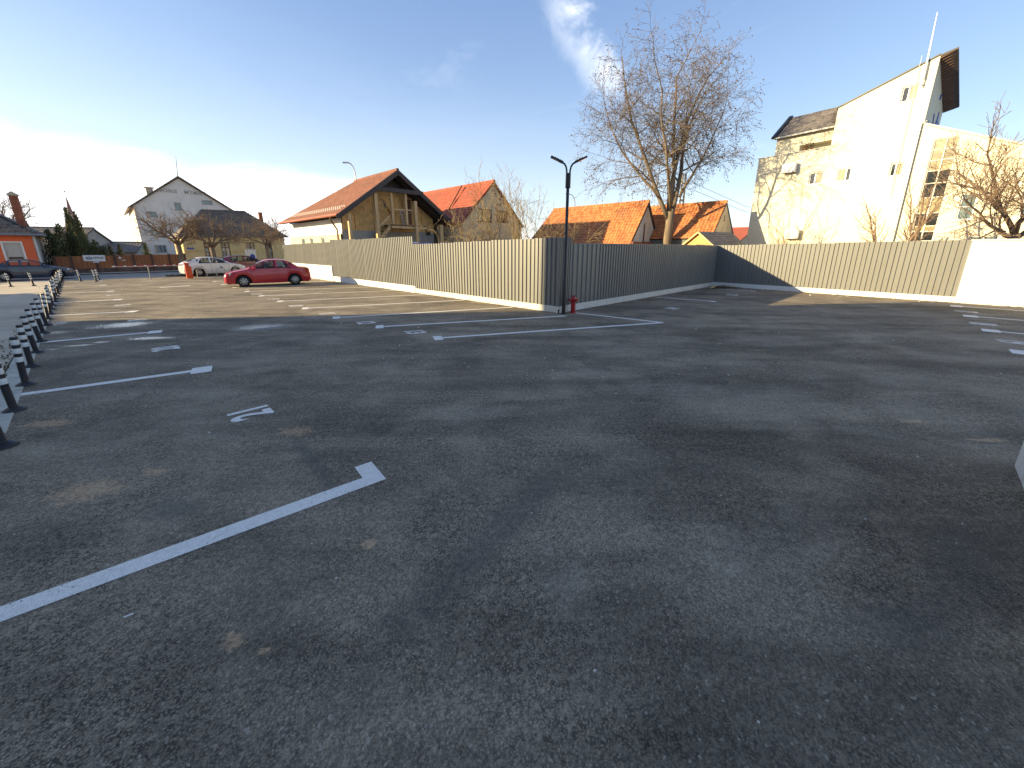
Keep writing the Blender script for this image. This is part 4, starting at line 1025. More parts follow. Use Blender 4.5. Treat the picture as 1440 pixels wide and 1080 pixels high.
for i in range(2):
    b = MB(); b.tube([(1.95 + i * .22, -.02, 2.62), (1.95 + i * .22, -.1, 2.62)], .09, 12); b.build('wall_vent', M['galv'], wg)

# ------------------------------------------------------------------ far left: street front
oh = thing('house', 'orange rendered corner house with a hipped tile roof and roller shutter at the far left', 'house', L(-13.62, 37.3), LOT)
ws = [(-1.42, -.62, 1.2, 2.42), (-3.6, -2.8, 1.2, 2.42)]
b = MB(); facade(b, (0, 0, 0), (1, 0, 0), (0, -1, 0), -.1, [(-9, 3.0), (0, 3.0)], ws, .1); b.build('wall', M['orange'], oh)
b = MB(); facade(b, (0, .01, 0), (0, 1, 0), (1, 0, 0), -.1, [(0, 3.0), (8, 3.0)]); facade(b, (-9, 8, 0), (0, -1, 0), (-1, 0, 0), -.1, [(0, 3), (8, 3)]); b.build('side_wall', M['graywall'], oh)
for h in ws: window(oh, (0, 0, 0), (1, 0, 0), (0, -1, 0), h, M['shutter'], M['paneg'], (), (.22,), .06, .06, True, 'window', [M['pane'], M['shutter']], M['whitewall'])
e = [Vector((-9.4, -.4, 2.98)), Vector((.4, -.4, 2.98)), Vector((.4, 8.4, 2.98)), Vector((-9.4, 8.4, 2.98))]; ra, rb_ = Vector((-4.9, 3.6, 5.9)), Vector((-3.4, 5.2, 5.9))
b = MB(); b.add(e + [ra, rb_], [(0, 1, 4), (1, 2, 5, 4), (2, 3, 5), (3, 0, 4, 5)]); b.build('roof', M['tgray'], oh)
tile_roof(oh, e[0], (1, 0, 0), Vector((0, 4.0, 2.92)), (0, 9.8), (4.5, 4.6), 13, .24, .03, .03, M['tdark'])
tile_roof(oh, e[1], (0, 1, 0), Vector((-3.8, 0, 2.92)), (0, 8.8), (5.0, 5.6), 13, .24, .03, .03, M['tgray'])  # paler grey than the front slope: sky-lit tone painted into the tile colour
b = MB(); b.tube([e[0] + Vector((0, -.05, 0)), e[1] + Vector((.05, -.05, 0)), e[2] + Vector((.05, 0, 0))], .07, 6); b.build('gutter', M['galv'], oh)
b = MB(); b.tube([(.1, -.1, 2.95), (.1, -.1, .1)], .05, 6); b.build('downpipe', M['plinth'], oh)
ch = MB(); ch.box(-.62, -.2, 1.4, 1.85, 3.2, 5.75); cho = ch.build('chimney', M['brick'], oh)
b = MB(); b.box(-.68, -.14, 1.34, 1.91, 5.752, 5.84); b.prism([(-.68, 1.34, 5.842), (-.14, 1.34, 5.842), (-.41, 1.34, 6.05)], (0, .57, 0)); b.build('chimney_cap', M['conc'], cho)

# rusty street fence
rf = thing('street_fence', 'rusty sheet metal fence on a dark stone base across the street', 'fence', L(0, 40), LOT)
ts = [-13.055, -12.15, -10.75, -9.62, -8.45, -7.25, -6.05, -4.95]
for i in range(len(ts) - 1):
    b = MB(); zt = 1.40 + .018 * i
    b.box(ts[i] + .1, ts[i + 1] - .1, 0, .03, .42, zt); o = b.build('sheet_panel', M['rust'], rf)
    b = MB()
    for k in range(4): x = ts[i] + .1 + (ts[i + 1] - ts[i] - .2) * (k + .5) / 4; b.box(x - .012, x + .012, -.015, -.002, .44, zt - .02)
    b.build('panel_rib', M['rustd'], o)
for i, t in enumerate(ts):
    b = MB(); b.box(t - .098, t + .098, -.05, .12, -.1, 1.46 + .018 * i); b.build('post', M['rustd'], rf)
b = MB(); b.box(-13.6, -4.9, -.02, .2, -.3, .41); b.build('base_wall', M['stone'], rf)
bn = thing('banner', 'white printed banner with a dark logo tied to the rusty street fence', 'banner', L(0, 39.93), LOT)
b = MB(); b.hexa([(-11.45, -.01, 1.02), (-10.2, -.01, .97), (-10.2, 0, .97), (-11.45, 0, 1.02), (-11.45, -.01, 1.5), (-10.17, -.01, 1.49), (-10.17, 0, 1.49), (-11.45, 0, 1.5)]); b.build('cloth', M['white'], bn)
b = MB()
vs = [(-11.12 + .2 * math.cos(a * .5236), -.014, 1.25 + .12 * math.sin(a * .5236)) for a in range(12)] + [(-11.12 + .16 * math.cos(a * .5236), -.014, 1.25 + .085 * math.sin(a * .5236)) for a in range(12)]
b.add(vs, [(a, (a + 1) % 12, 12 + (a + 1) % 12, 12 + a) for a in range(12)]); b.box(-11.3, -10.95, -.016, -.0145, 1.22, 1.28)
rr = random.Random(5)
for row, z in enumerate((1.27, 1.17)):
    x = -10.88
    while x < -10.3:
        w = rr.uniform(.03, .05); b.box(x, x + w, -.016, -.0145, z, z + (.085 if row == 0 else .06)); x += w + .018 + (.04 if rr.random() < .18 else 0)
b.build('print', M['ink'], bn)
b = MB(); b.box(-10.95, -10.6, -.012, -.003, .88, .965); b.build('small_sheet', M['white'], bn)
sg = thing('notice_sign', 'small white triangular notice on the rusty street fence', 'sign', L(-9.3, 39.93), LOT)
b = MB(); b.prism([(-.1, -.01, 1.18), (.12, -.01, 1.18), (.02, -.01, 1.38)], (0, .008, 0)); b.box(.1, .35, -.01, -.002, 1.02, 1.07); b.build('plate', M['white'], sg)

# yellow house
yh = thing('house', 'old yellow single storey house with a dark hipped roof across the street', 'house', L(0, 43), LOT)
yw = [(-2.92, -2.16, .95, 2.68), (-1.5, -.72, .95, 2.68), (.8, 1.56, .95, 2.68), (2.55, 3.25, .95, 2.68), (-8.6 + 4.2, -3.72, 2.0, 2.05)]
b = MB(); facade(b, (0, 0, 0), (1, 0, 0), (0, -1, 0), -.3, [(-4.55, 3.15), (4.6, 3.3)], yw[:4], .18); facade(b, (-4.55, 7, 0), (0, -1, 0), (-1, 0, 0), -.3, [(0, 3.15), (7, 3.15)]); facade(b, (4.6, 0, 0), (0, 1, 0), (1, 0, 0), -.3, [(0, 3.3), (7, 3.3)]); b.build('wall', M['yellow'], yh)
b = MB(); b.box(-4.6, 4.65, -.07, -.003, 1.78, 1.84); b.box(-4.6, 4.65, -.09, -.003, 2.95, 3.1); b.build('cornice', M['yellow'], yh)
b = MB(); b.box(-4.6, 4.65, -.06, -.003, -.3, .55); b.build('base_course', M['graywall'], yh)
for h in yw[:4]: window(yh, (0, 0, 0), (1, 0, 0), (0, -1, 0), h, M['bwood'], M['pane'], (.5,), (.68,), .07, .12, True, 'window', [M['paneg'], M['pane'], M['paneg'], M['pane']])
e = [Vector((-4.95, -.35, 3.12)), Vector((5.0, -.35, 3.28)), Vector((5.0, 7.3, 3.28)), Vector((-4.95, 7.3, 3.12))]; ra, rb_ = Vector((-2.05, 3.4, 6.0)), Vector((1.9, 3.4, 6.1))
b = MB(); b.add(e + [ra, rb_], [(0, 1, 5, 4), (1, 2, 5), (2, 3, 4, 5), (3, 0, 4)]); b.build('roof', M['tdark'], yh)
tile_roof(yh, e[0], Vector((9.95, 0, .16)).normalized(), Vector((0, 3.75, 2.9)), (0, 9.95), (2.9, 6.85), 18, .26, .03, .03, M['tdark'])
ridge_caps(yh, ra, rb_, M['tdark'])
b = MB(); b.box(3.25, 3.6, 3.2, 3.6, 4.2, 6.05); yc = b.build('chimney', M['brick'], yh); b = MB(); b.box(3.18, 3.67, 3.13, 3.67, 6.052, 6.13); b.build('chimney_cap', M['conc'], yc)
b = MB(); b.box(-4.3, -3.75, -.04, -.003, 1.98, 2.12); b.build('street_name_plate', M['blue'], yh)

# institution
ib = thing('institution_building', 'tall pale gabled building with lettering high on its gable, behind the yellow house', 'building', L(-1.35, 62), LOT)
iw = [(-4.25, -3.2, 5.95, 6.65), (-4.2, -2.9, 3.75, 4.7), (-1.25, -.55, 7.0, 7.95), (1.75, 2.95, 7.95, 8.5), (-4.2, -3.0, 1.5, 2.5), (-.9, .3, 3.8, 4.8), (2.2, 3.4, 3.8, 4.8), (2.2, 3.2, 5.9, 6.7)]
b = MB(); facade(b, (0, 0, 0), (1, 0, 0), (0, -1, 0), -1, [(-5.3, 7.2), (-.3, 11.0), (6.0, 6.6)], iw, .2); facade(b, (-5.3, 16, 0), (0, -1, 0), (-1, 0, 0), -1, [(0, 7.2), (16, 7.2)]); b.build('wall', M['pinkwhite'], ib)
for h in iw: window(ib, (0, 0, 0), (1, 0, 0), (0, -1, 0), h, M['graywall'], M['paneg'], (.33, .67) if h[1] - h[0] > .8 else (), (), .08, .12)
b = MB(); b.prism([(-5.75, -.35, 6.95), (-.3, -.35, 11.12), (-.3, -.35, 11.3), (-5.85, -.35, 7.05)], (0, 16.5, 0)); b.prism([(6.5, -.35, 6.3), (6.6, -.35, 6.4), (-.3, -.35, 11.3), (-.3, -.35, 11.12)], (0, 16.5, 0)); b.build('roof', M['tdark'], ib)
b = MB(); b.box(-3.6, -2.9, 2, 2.6, 8.8, 9.75); b.box(-3.75, -2.75, 1.9, 2.7, 9.752, 9.85); b.build('chimney', M['conc'], ib)
cu = bpy.data.curves.new('gable_lettering', 'FONT'); cu.body = 'NORIS   MYMAT'; cu.size = .62; cu.align_x = 'CENTER'; cu.extrude = .02; cu.offset = .012; cu.space_character = 1.15; cu.resolution_u = 3
to = bpy.data.objects.new('gable_lettering', cu); col.objects.link(to); dg = bpy.context.evaluated_depsgraph_get(); me = bpy.data.meshes.new_from_object(to.evaluated_get(dg)); bpy.data.objects.remove(to)
me.transform(Matrix.Translation((-.15, -.03, 9.15)) @ Matrix.Rotation(R(90), 4, 'X')); me.materials.clear(); me.materials.append(M['graywall'])
lo = bpy.data.objects.new('gable_lettering', me); col.objects.link(lo); lo.parent = ib
ms = thing('mast', 'thin dark antenna mast on the ridge of the pale gabled building', 'mast', L(-1.6, 62.4), LOT)
b = MB(); b.tube([(0, 0, 11.2), (.25, 0, 13.8)], [.05, .02], 6); b.build('pole', M['dmetal'], ms)
b = MB(); b.tube([(0, 0, 11.1), (0, 0, 11.25)], .12, 6); b.build('base', M['galv'], ms)

# grey roofs and a church spire far off
for (t, s, hw, ze, zr, ln, lab, rz) in ((-10.7, 58, 3.6, 2.4, 4.25, 10, 'distant grey gabled house just right of the green hedge', R(62)), (-6.8, 60, 5, 1.7, 2.75, 9, 'distant low grey roof left of the pale gabled building', R(80)), (-15.0, 52, 3.2, 2.9, 4.45, 12, 'distant grey roof behind the orange house', R(85))):
    gable_house('house', lab, L(t, s), LOT + rz, hw, ze, zr, ln, M['graywall'], M['tgray'], 12, .3, .02, .03)
cs = thing('church', 'far church tower with a pointed spire behind the narrow conifer', 'church', L(-12.6, 75), LOT)
b = MB(); b.box(-.55, .55, -.55, .55, 0, 5.2); b.build('tower', M['pinkwhite'], cs)
b = MB(); b.lathe([(.95, 5.2), (.8, 5.4), (.45, 6.2), (.40, 6.6), (.25, 7.1), (.03, 8.9)], 8); b.build('spire', M['spirep'], cs)
b = MB(); b.tube([(0, 0, 8.9), (0, 0, 9.5)], .025, 6); b.lathe([(.0, 9.5), (.1, 9.58), (.1, 9.64), (.0, 9.72)], 8); b.build('finial', M['dmetal'], cs)

# buildings left of the frame whose shade lies across the lot
ab = thing('apartment_building', 'plain rendered apartment block left of the lot, out of the frame', 'building', L(-22.0, 16.75), LOT)
b = MB(); aw = [(x, x + 1.3, z, z + 1.4) for x in range(3, 38, 3) for z in (1, 4, 7, 10)]
facade(b, (0, -40, 0), (0, 1, 0), (1, 0, 0), -.1, [(0, 13.05), (40, 13.05)], aw, .2); facade(b, (0, 0, 0), (-1, 0, 0), (0, 1, 0), -.1, [(0, 13.05), (12, 13.05)]); facade(b, (-12, 0, 0), (0, -1, 0), (-1, 0, 0), -.1, [(0, 13.05), (40, 13.05)]); facade(b, (-12, -40, 0), (1, 0, 0), (0, -1, 0), -.1, [(0, 13.05), (12, 13.05)]); b.add([(-12, -40, 13.05), (0, -40, 13.05), (0, 0, 13.05), (-12, 0, 13.05)], [(0, 1, 2, 3)]); b.build('wall', M['cream'], ab)
for h in aw: window(ab, (0, -40, 0), (0, 1, 0), (1, 0, 0), h, M['white'], M['pane'], (.5,), depth=.15, sill=False)
gable_house('house', 'low rendered house left of the lot beyond the apartment block, out of the frame', L(-27.5, 17.2), LOT, 3.4, 4.3, 6.0, 11.5, M['tanwall'], M['tdark'], 12, .3, .02, .03)
# ------------------------------------------------------------------ cars
def lerp_pts(pts, x):
    for (xa, za), (xb, zb) in zip(pts, pts[1:]):
        if xa >= x >= xb: return za + (zb - za) * (x - xa) / (xb - xa)
    return pts[0][1] if x > pts[0][0] else pts[-1][1]
def make_car(label, paint, kind='sedan'):
    r = thing('parked_car', label, 'car')
    WX = 1.22; RW = .295
    belt = [(2.07, .50), (2.04, .62), (1.95, .70), (1.7, .79), (1.2, .89), (.95, .94), (-.3, .965), (-1.3, .98), (-1.5, .985), (-1.92, .955), (-2.03, .88), (-2.07, .62)]
    wid = [(2.07, .56), (2.0, .68), (1.85, .76), (1.5, .815), (.8, .835), (-1.2, .83), (-1.7, .80), (-1.95, .73), (-2.07, .60)]
    if kind == 'sedan': roof = [(.98, .94), (.55, 1.19), (.2, 1.36), (-.1, 1.415), (-.5, 1.42), (-.85, 1.375), (-1.15, 1.22), (-1.42, 1.03), (-1.5, .985)]
    elif kind == 'liftback': roof = [(.98, .94), (.55, 1.17), (.18, 1.34), (-.1, 1.40), (-.5, 1.42), (-.9, 1.38), (-1.35, 1.25), (-1.75, 1.06), (-1.92, .955)]
    else: roof = [(1.05, .93), (.6, 1.17), (.2, 1.36), (-.1, 1.42), (-.7, 1.44), (-1.3, 1.40), (-1.7, 1.25), (-1.95, 1.0), (-2.0, .9)]
    BZ = lambda x: lerp_pts(belt, x); WW = lambda x: lerp_pts(wid, x)
    def RZ(x): return max(BZ(x), lerp_pts(roof, x)) if roof[0][0] >= x >= roof[-1][0] else BZ(x)
    def WR(x):
        g = RZ(x) - BZ(x); return WW(x) * .955 - min(.22, g * .5)
    def ZB(x):
        z = .19 + .05 * max(0, abs(x) - 1.75) / .3
        for c in (WX, -WX):
            if abs(x - c) < .36: z = max(z, .30 + math.sqrt(.36 ** 2 - (x - c) ** 2))
        return z
    xs = sorted(set([round(2.07 - i * .0414 * 1.0, 4) for i in range(101)] + [WX - .359, WX + .359, -WX - .359, -WX + .359]), reverse=True)
    b = MB(); n = 15; rows = []
    for x in xs:
        w, zb, bz, rz, wr = WW(x), ZB(x), BZ(x), RZ(x), WR(x)
        zm = zb + (bz - zb) * .45
        half = [(w * .95, zb), (w * .985, zb + min(.06, (bz - zb) * .2)), (w, zm), (w * .995, zb + (bz - zb) * .72), (w * .955, bz), (wr, rz), (wr * .72, rz + .028), (0, rz + .042)]
        if RZ(x) - BZ(x) < .002: half[5] = (w * .90, bz + .012)
        rows.append([(x, y, z) for y, z in half] + [(x, -y, z) for y, z in half[-2::-1]])
    vs = [p for rw in rows for p in rw]; k = len(rows[0])
    fs = [(i * k + j, i * k + j + 1, (i + 1) * k + j + 1, (i + 1) * k + j) for i in range(len(rows) - 1) for j in range(k - 1)]
    fs += [tuple(range(k - 1, -1, -1)), tuple((len(rows) - 1) * k + j for j in range(k))]
    q = {'sedan': ((.60, .16, -.34, -.36), (-.44, -.43, -1.12, -.86)), 'liftback': ((.60, .14, -.34, -.36), (-.44, -.43, -1.25, -.98)), 'hatch': ((.62, .18, -.4, -.42), (-.5, -.49, -1.5, -1.3))}[kind]
    wx0, wx1 = q[1][2], q[0][0]
    def is_glass(f):
        i, j = f[0] // k, f[0] % k
        return len(f) == 4 and (j == 4 or j == k - 6) and xs[i] <= wx1 + .02 and xs[i + 1] >= wx0 - .02 and RZ(xs[i]) - BZ(xs[i]) > .05
    gl = [f for f in fs if is_glass(f)]; fs = [f for f in fs if not is_glass(f)]
    b.add(vs, fs); smooth_by_angle(b.build('body', paint, r), 38)
    for sg in (-1, 1):
        gv = [f for f in gl if (f[0] % k == 4) == (sg > 0)]; b = MB(); b.add(vs, gv)
        g_ = b.build('side_window', M['carglass'], r, True)
        bm = bmesh.new(); bm.from_mesh(g_.data); bmesh.ops.delete(bm, geom=[v for v in bm.verts if not v.link_faces], context='VERTS'); bm.to_mesh(g_.data); bm.free()
    for sy in (-.36, .36):
        for sx in (.15, -.75):
            b = MB(); b.hexa([(sx + .0, sy - .22, .5), (sx + .12, sy - .22, .5), (sx + .12, sy + .22, .5), (sx, sy + .22, .5), (sx - .18, sy - .2, 1.02), (sx - .08, sy - .2, 1.02), (sx - .08, sy + .2, 1.02), (sx - .18, sy + .2, 1.02)])
            b.box(sx - .2, sx - .1, sy - .1, sy + .1, 1.04, 1.2); b.build('seat', M['dmetal'], r)
    b = MB(); b.box(-1.95, 1.95, -.62, .62, .17, .55); b.box(-.82, .82, -.78, .78, .175, .4); b.box(.83, 1.62, -.58, .58, .5, .74); b.box(-1.62, -.83, -.58, .58, .5, .74); b.build('underbody', M['tyre'], r)
    def S(x, v, sg, off=.006):
        a = Vector((x, WW(x) * .955, BZ(x))); c = Vector((x, WR(x), RZ(x))); p = a.lerp(c, v)
        nn = Vector((0, (c - a).z, -(c - a).y)).normalized() if (c - a).length > .01 else Vector((0, 1, 0))
        p = p + nn * off; p.y *= sg; return p
    for sg in (-1, 1):          # pillar between the doors, rear pillar, window rims
        for xt, xb_, wd in ((-.38, -.38, .05), (wx0 + .28, wx0 - .03, .07)):
            mb = MB(); vs2 = []
            for j in range(7):
                x = xb_ + (xt - xb_) * j / 6
                for e_ in (-wd, wd): vs2.append(S(x + e_, j / 6, sg, .004))
            mb.add(vs2, [(2 * j, 2 * j + 1, 2 * j + 3, 2 * j + 2) for j in range(6)]); mb.build('door_pillar', paint, r)
        for v0, v1 in ((0, .07), (.90, 1.0)):
            mb = MB(); vs2 = []
            for i in range(21):
                x = wx1 + (wx0 - wx1) * i / 20; vs2 += [S(x, v0, sg, .005), S(x, v1, sg, .005)]
            mb.add(vs2, [(2 * i, 2 * i + 1, 2 * i + 3, 2 * i + 2) for i in range(20)]); mb.build('window_rim', M['tyre'] if v0 == 0 else paint, r)
    def top_win(name, x0, x1):
        mb = MB(); vs = []
        for i in range(7):
            x = x0 + (x1 - x0) * i / 6
            for j in range(9):
                u = -1 + 2 * j / 8; y = u * WR(x) * .93; vs.append((x + (.010 if x0 > 0 else -.010), y, RZ(x) + .042 - .04 * abs(u) ** 1.7 + .008))
        mb.add(vs, [(i * 9 + j, i * 9 + j + 1, i * 9 + j + 10, i * 9 + j + 9) for i in range(6) for j in range(8)]); mb.build(name, M['paneb'], r, True)
    top_win('windscreen', .86, .26); top_win('rear_window', roof[-3][0] + .22, roof[-2][0] + .02)
    # wheels
    wheel = None
    for x in (WX, -WX):
        for sg in (1, -1):
            if wheel is None:
                mb = MB(); prof = [(.175, -.085), (.26, -.09), (.288, -.07), (RW, -.04), (RW, .04), (.288, .07), (.26, .09), (.205, .092), (.195, .075)]
                mb.lathe(prof, 26); me = mb
                wheel = mb.build('wheel', M['tyre'], r); wheel.data.transform(Matrix.Rotation(R(-90), 4, 'X')); smooth_by_angle(wheel)
                mb = MB(); mb.lathe([(.20, .05), (.198, .088), (.17, .096), (.06, .102), (.0, .104)], 26); rim = mb.build('rim', M['hub'], wheel); rim.data.transform(Matrix.Rotation(R(-90), 4, 'X')); smooth_by_angle(rim, 30)
                mb = MB()
                for k in range(7):
                    a = k * 2 * math.pi / 7; d = Vector((math.cos(a), 0, math.sin(a))); t = Vector((-d.z, 0, d.x))
                    p = [d * .085 - t * .012, d * .165 - t * .036, d * .172 + t * .0, d * .165 + t * .036, d * .085 + t * .012]
                    mb.add([v + Vector((0, .1035 - .0 * v.length - (.006 if i_ in (1, 2, 3) else .0), 0)) for i_, v in enumerate(p)], [(4, 3, 2, 1, 0)])
                mb.build('rim_slots', M['tyre'], wheel); w = wheel
            else: w = copy_tree(wheel, r)
            w.location = (x, sg * .70, RW); w.rotation_euler = (0, random.random() * 3, 0 if sg > 0 else math.pi)
    for sg in (-1, 1):
        b = MB(); b.hexa([(1.99, sg * .42, .60), (1.80, sg * .775, .62), (1.72, sg * .775, .70), (1.93, sg * .42, .66), (1.985, sg * .42, .70), (1.79, sg * .765, .765), (1.70, sg * .765, .785), (1.90, sg * .42, .74)]); b.build('headlight', M['lampglass'], r)
        b = MB(); b.hexa([(-2.065, sg * .46, .66), (-1.90, sg * .775, .66), (-1.84, sg * .76, .68), (-2.0, sg * .46, .68), (-2.05, sg * .46, .86), (-1.87, sg * .77, .90), (-1.80, sg * .75, .91), (-1.99, sg * .46, .88)]); b.build('taillight', M['tail'], r)
        b = MB(); b.hexa([(.62, sg * .84, .95), (.76, sg * .84, .95), (.74, sg * 1.0, .96), (.66, sg * 1.0, .96), (.62, sg * .84, 1.06), (.74, sg * .84, 1.06), (.71, sg * .99, 1.07), (.65, sg * .99, 1.07)]); b.build('wing_mirror', paint, r)
        for x in (-.2, -.98):
            b = MB(); b.box(x - .09, x + .09, sg * (WW(x) + .0) - .012, sg * WW(x) + .012, .80, .825); b.build('door_handle', paint, r)
        for x, z1 in ((.82, .90), (-.40, .93), (-1.02, .94)):
            b = MB(); pts = []
            zz = [max(ZB(x), .23) + (z1 - max(ZB(x), .23)) * k / 6 for k in range(7)]
            def YS(x, z):
                t = (z - ZB(x)) / max(.01, BZ(x) - ZB(x)); w = WW(x)
                return w * (.985 + .015 * min(1, t / .45)) if t < .72 else w * (.995 - .04 * (t - .72) / .28)
            vs = [(x + e, sg * (YS(x, z) + .004), z) for z in zz for e in (-.006, .006)]
            b.add(vs, [(2 * i, 2 * i + 1, 2 * i + 3, 2 * i + 2) for i in range(6)]); b.build('door_seam', M['tyre'], r)
    b = MB(); b.box(1.96, 2.085, -.38, .38, .30, .42); b.box(1.9, 2.06, -.30, .30, .56, .63); b.build('grille', M['tyre'], r)
    b = MB(); b.box(2.07, 2.095, -.26, .26, .44, .54); b.box(-2.095, -2.07, -.26, .26, .66, .76); b.build('number_plate', M['white'], r)
    return r
c1 = make_car('red saloon car parked alone across the angled bays by the fence', M['carred'], 'sedan')
c1.location = L(-3.72, 17.33, 0); c1.rotation_euler = (0, 0, math.atan2(-1.27, -1.95) + R(2))
c2 = make_car('white liftback car standing at the street edge in front of the yellow house', M['carwhite'], 'liftback')
c2.location = L(-4.35, 30.0, 0); c2.rotation_euler = (0, 0, LOT + R(10)); c2.scale = (.98, .98, .98)
b = MB(); b.tube([(.25, -.836, .62), (.25, -.843, .62)], .085, 16); b.build('door_emblem', M['ink'], c2)
c3 = make_car('dark red car half hidden between the white car and the red saloon', M['cardred'], 'hatch')
c3.location = L(-1.75, 32.0, 0); c3.rotation_euler = (0, 0, LOT + R(8))
c4 = make_car('dark blue saloon car parked at the left edge in front of the orange house', M['carblue'], 'sedan')
c4.location = L(-13.75, 33.0, 0); c4.rotation_euler = (0, 0, LOT + R(6)); c4.scale = (.93, .93, .93)

# ------------------------------------------------------------------ barrier, sign, hoops, lamps, pole
br = thing('parking_barrier', 'orange parking barrier with a red and white boom lowered across the entrance', 'barrier', L(-6.2, 27.1), LOT)
b = MB(); b.box(-.17, .17, -.15, .15, 0, 1.0); b.prism([(-.19, -.17, 1.002), (.19, -.17, 1.002), (.19, -.17, 1.05), (-.19, -.17, 1.09)], (0, .34, 0)); b.build('cabinet', M['orangep'], br)
bmr = MB(); bmr.beam((-.16, -.2, .93), (-3.7, -.2, .93), .05, .07); bo_ = bmr.build('boom', M['white'], br)
b = MB()
for k in range(7): x = -.3 - k * .48; b.box(x - .36, x, -.229, -.171, .915, .968)
b.build('red_stripe', M['red'], bo_)
b = MB(); b.beam((.05, -.2, .93), (.62, -.2, .95), .16, .2); b.build('counterweight', M['white'], br)
rs = thing('boom_rest', 'thin post holding up the free end of the barrier boom', 'post', L(-8.25, 27.0), LOT)
b = MB(); b.tube([(0, 0, 0), (0, 0, .86)], .025, 8); b.build('post', M['galv'], rs); b = MB(); b.box(-.06, .06, -.02, .02, .86, .9); b.build('fork', M['galv'], rs)
for i, t in enumerate((-5.35, -4.2, -3.1)):
    h = thing('hoop_rail', ('leftmost', 'middle', 'rightmost')[i] + ' of the three low metal hoops in front of the white car', 'hoop', L(t, 28.3), LOT)
    b = MB(); b.tube([(-.28, 0, 0), (-.28, 0, .5), (-.2, 0, .6), (.2, 0, .6), (.28, 0, .5), (.28, 0, 0)], .025, 8); b.build('rail', M['conc'], h)
    for x in (-.28, .28):
        b = MB(); b.lathe([(.06, 0), (.06, .01)], 8, c=(x, 0, 0)); b.build('foot', M['conc'], h)
sn = thing('sign', 'white and blue information sign on a post in front of the yellow house window', 'sign', L(-1.15, 32.6), LOT)
b = MB(); b.tube([(0, .04, 0), (0, .04, 1.85)], .04, 8); b.build('post', M['timber'], sn)
b = MB(); b.box(-.40, .40, -.03, .0, .85, 1.95); bd = b.build('board', M['white'], sn)
b = MB(); vs = [(.10 + .2 * math.cos(a * .5236), -.034, 1.32 + .24 * math.sin(a * .5236)) for a in range(12)]; b.add(vs, [tuple(range(12))]); b.box(-.18, .38, -.0345, -.031, 1.0, 1.2); b.build('print', M['blue'], bd)
# a weathered utility pole and two street lamps beyond the roofs
up = thing('utility_pole', 'slotted concrete utility pole behind the trunk of the tall bare tree', 'utility pole', (13.22, 32.0, 0), 0)
b = MB()
for x in (-.16, .16): b.hexa([(x * 1.3 - .05, -.08, 0), (x * 1.3 + .05, -.08, 0), (x * 1.3 + .05, .08, 0), (x * 1.3 - .05, .08, 0), (x * .7 - .04, -.06, 7.6), (x * .7 + .04, -.06, 7.6), (x * .7 + .04, .06, 7.6), (x * .7 - .04, .06, 7.6)])
b.build('pole', M['conc'], up)
for k in range(6):
    z = .8 + k * 1.2; b = MB(); b.box(-.17, .17, -.055, .055, z, z + .12); b.build('rung', M['conc'], up)
def far_lamp(label, loc, h, reach):
    f = thing('street_lamp', label, 'street lamp', loc, 0)
    b = MB(); pts = [(0, 0, 0), (0, 0, h - 1.2)] + [(-reach * (1 - math.cos(a)), 0, h - 1.2 + 1.2 * math.sin(a)) for a in (.4, .8, 1.2, 1.57)]
    b.tube(pts, [.09, .06, .055, .05, .045, .045], 8); smooth_by_angle(b.build('pole', M['galv'], f))
    b = MB(); b.hexa([(-reach - .55, -.11, h - .03), (-reach, -.09, h - .03), (-reach, .09, h - .03), (-reach - .55, .11, h - .03), (-reach - .5, -.08, h + .09), (-reach, -.06, h + .08), (-reach, .06, h + .08), (-reach - .5, .08, h + .09)]); b.build('lamp_head', M['galv'], f)
far_lamp('far curved street lamp rising behind the brown roof', (-15.0, 40, 0), 9.9, .55)
far_lamp('faint far street lamp beside the twin headed lamp post', (9.2, 60, 0), 9.7, .9)
wr_ = MB()
for k in range(2): wr_.tube([(13.2, 32, 7.2 - k * .5), (24, 42, 6.2 - k * .5), (40, 57, 6.6 - k * .5)], .015, 4)
tag(wr_.build('overhead_wires', M['dmetal']), 'pair of thin overhead wires running right from the concrete utility pole', 'wires')

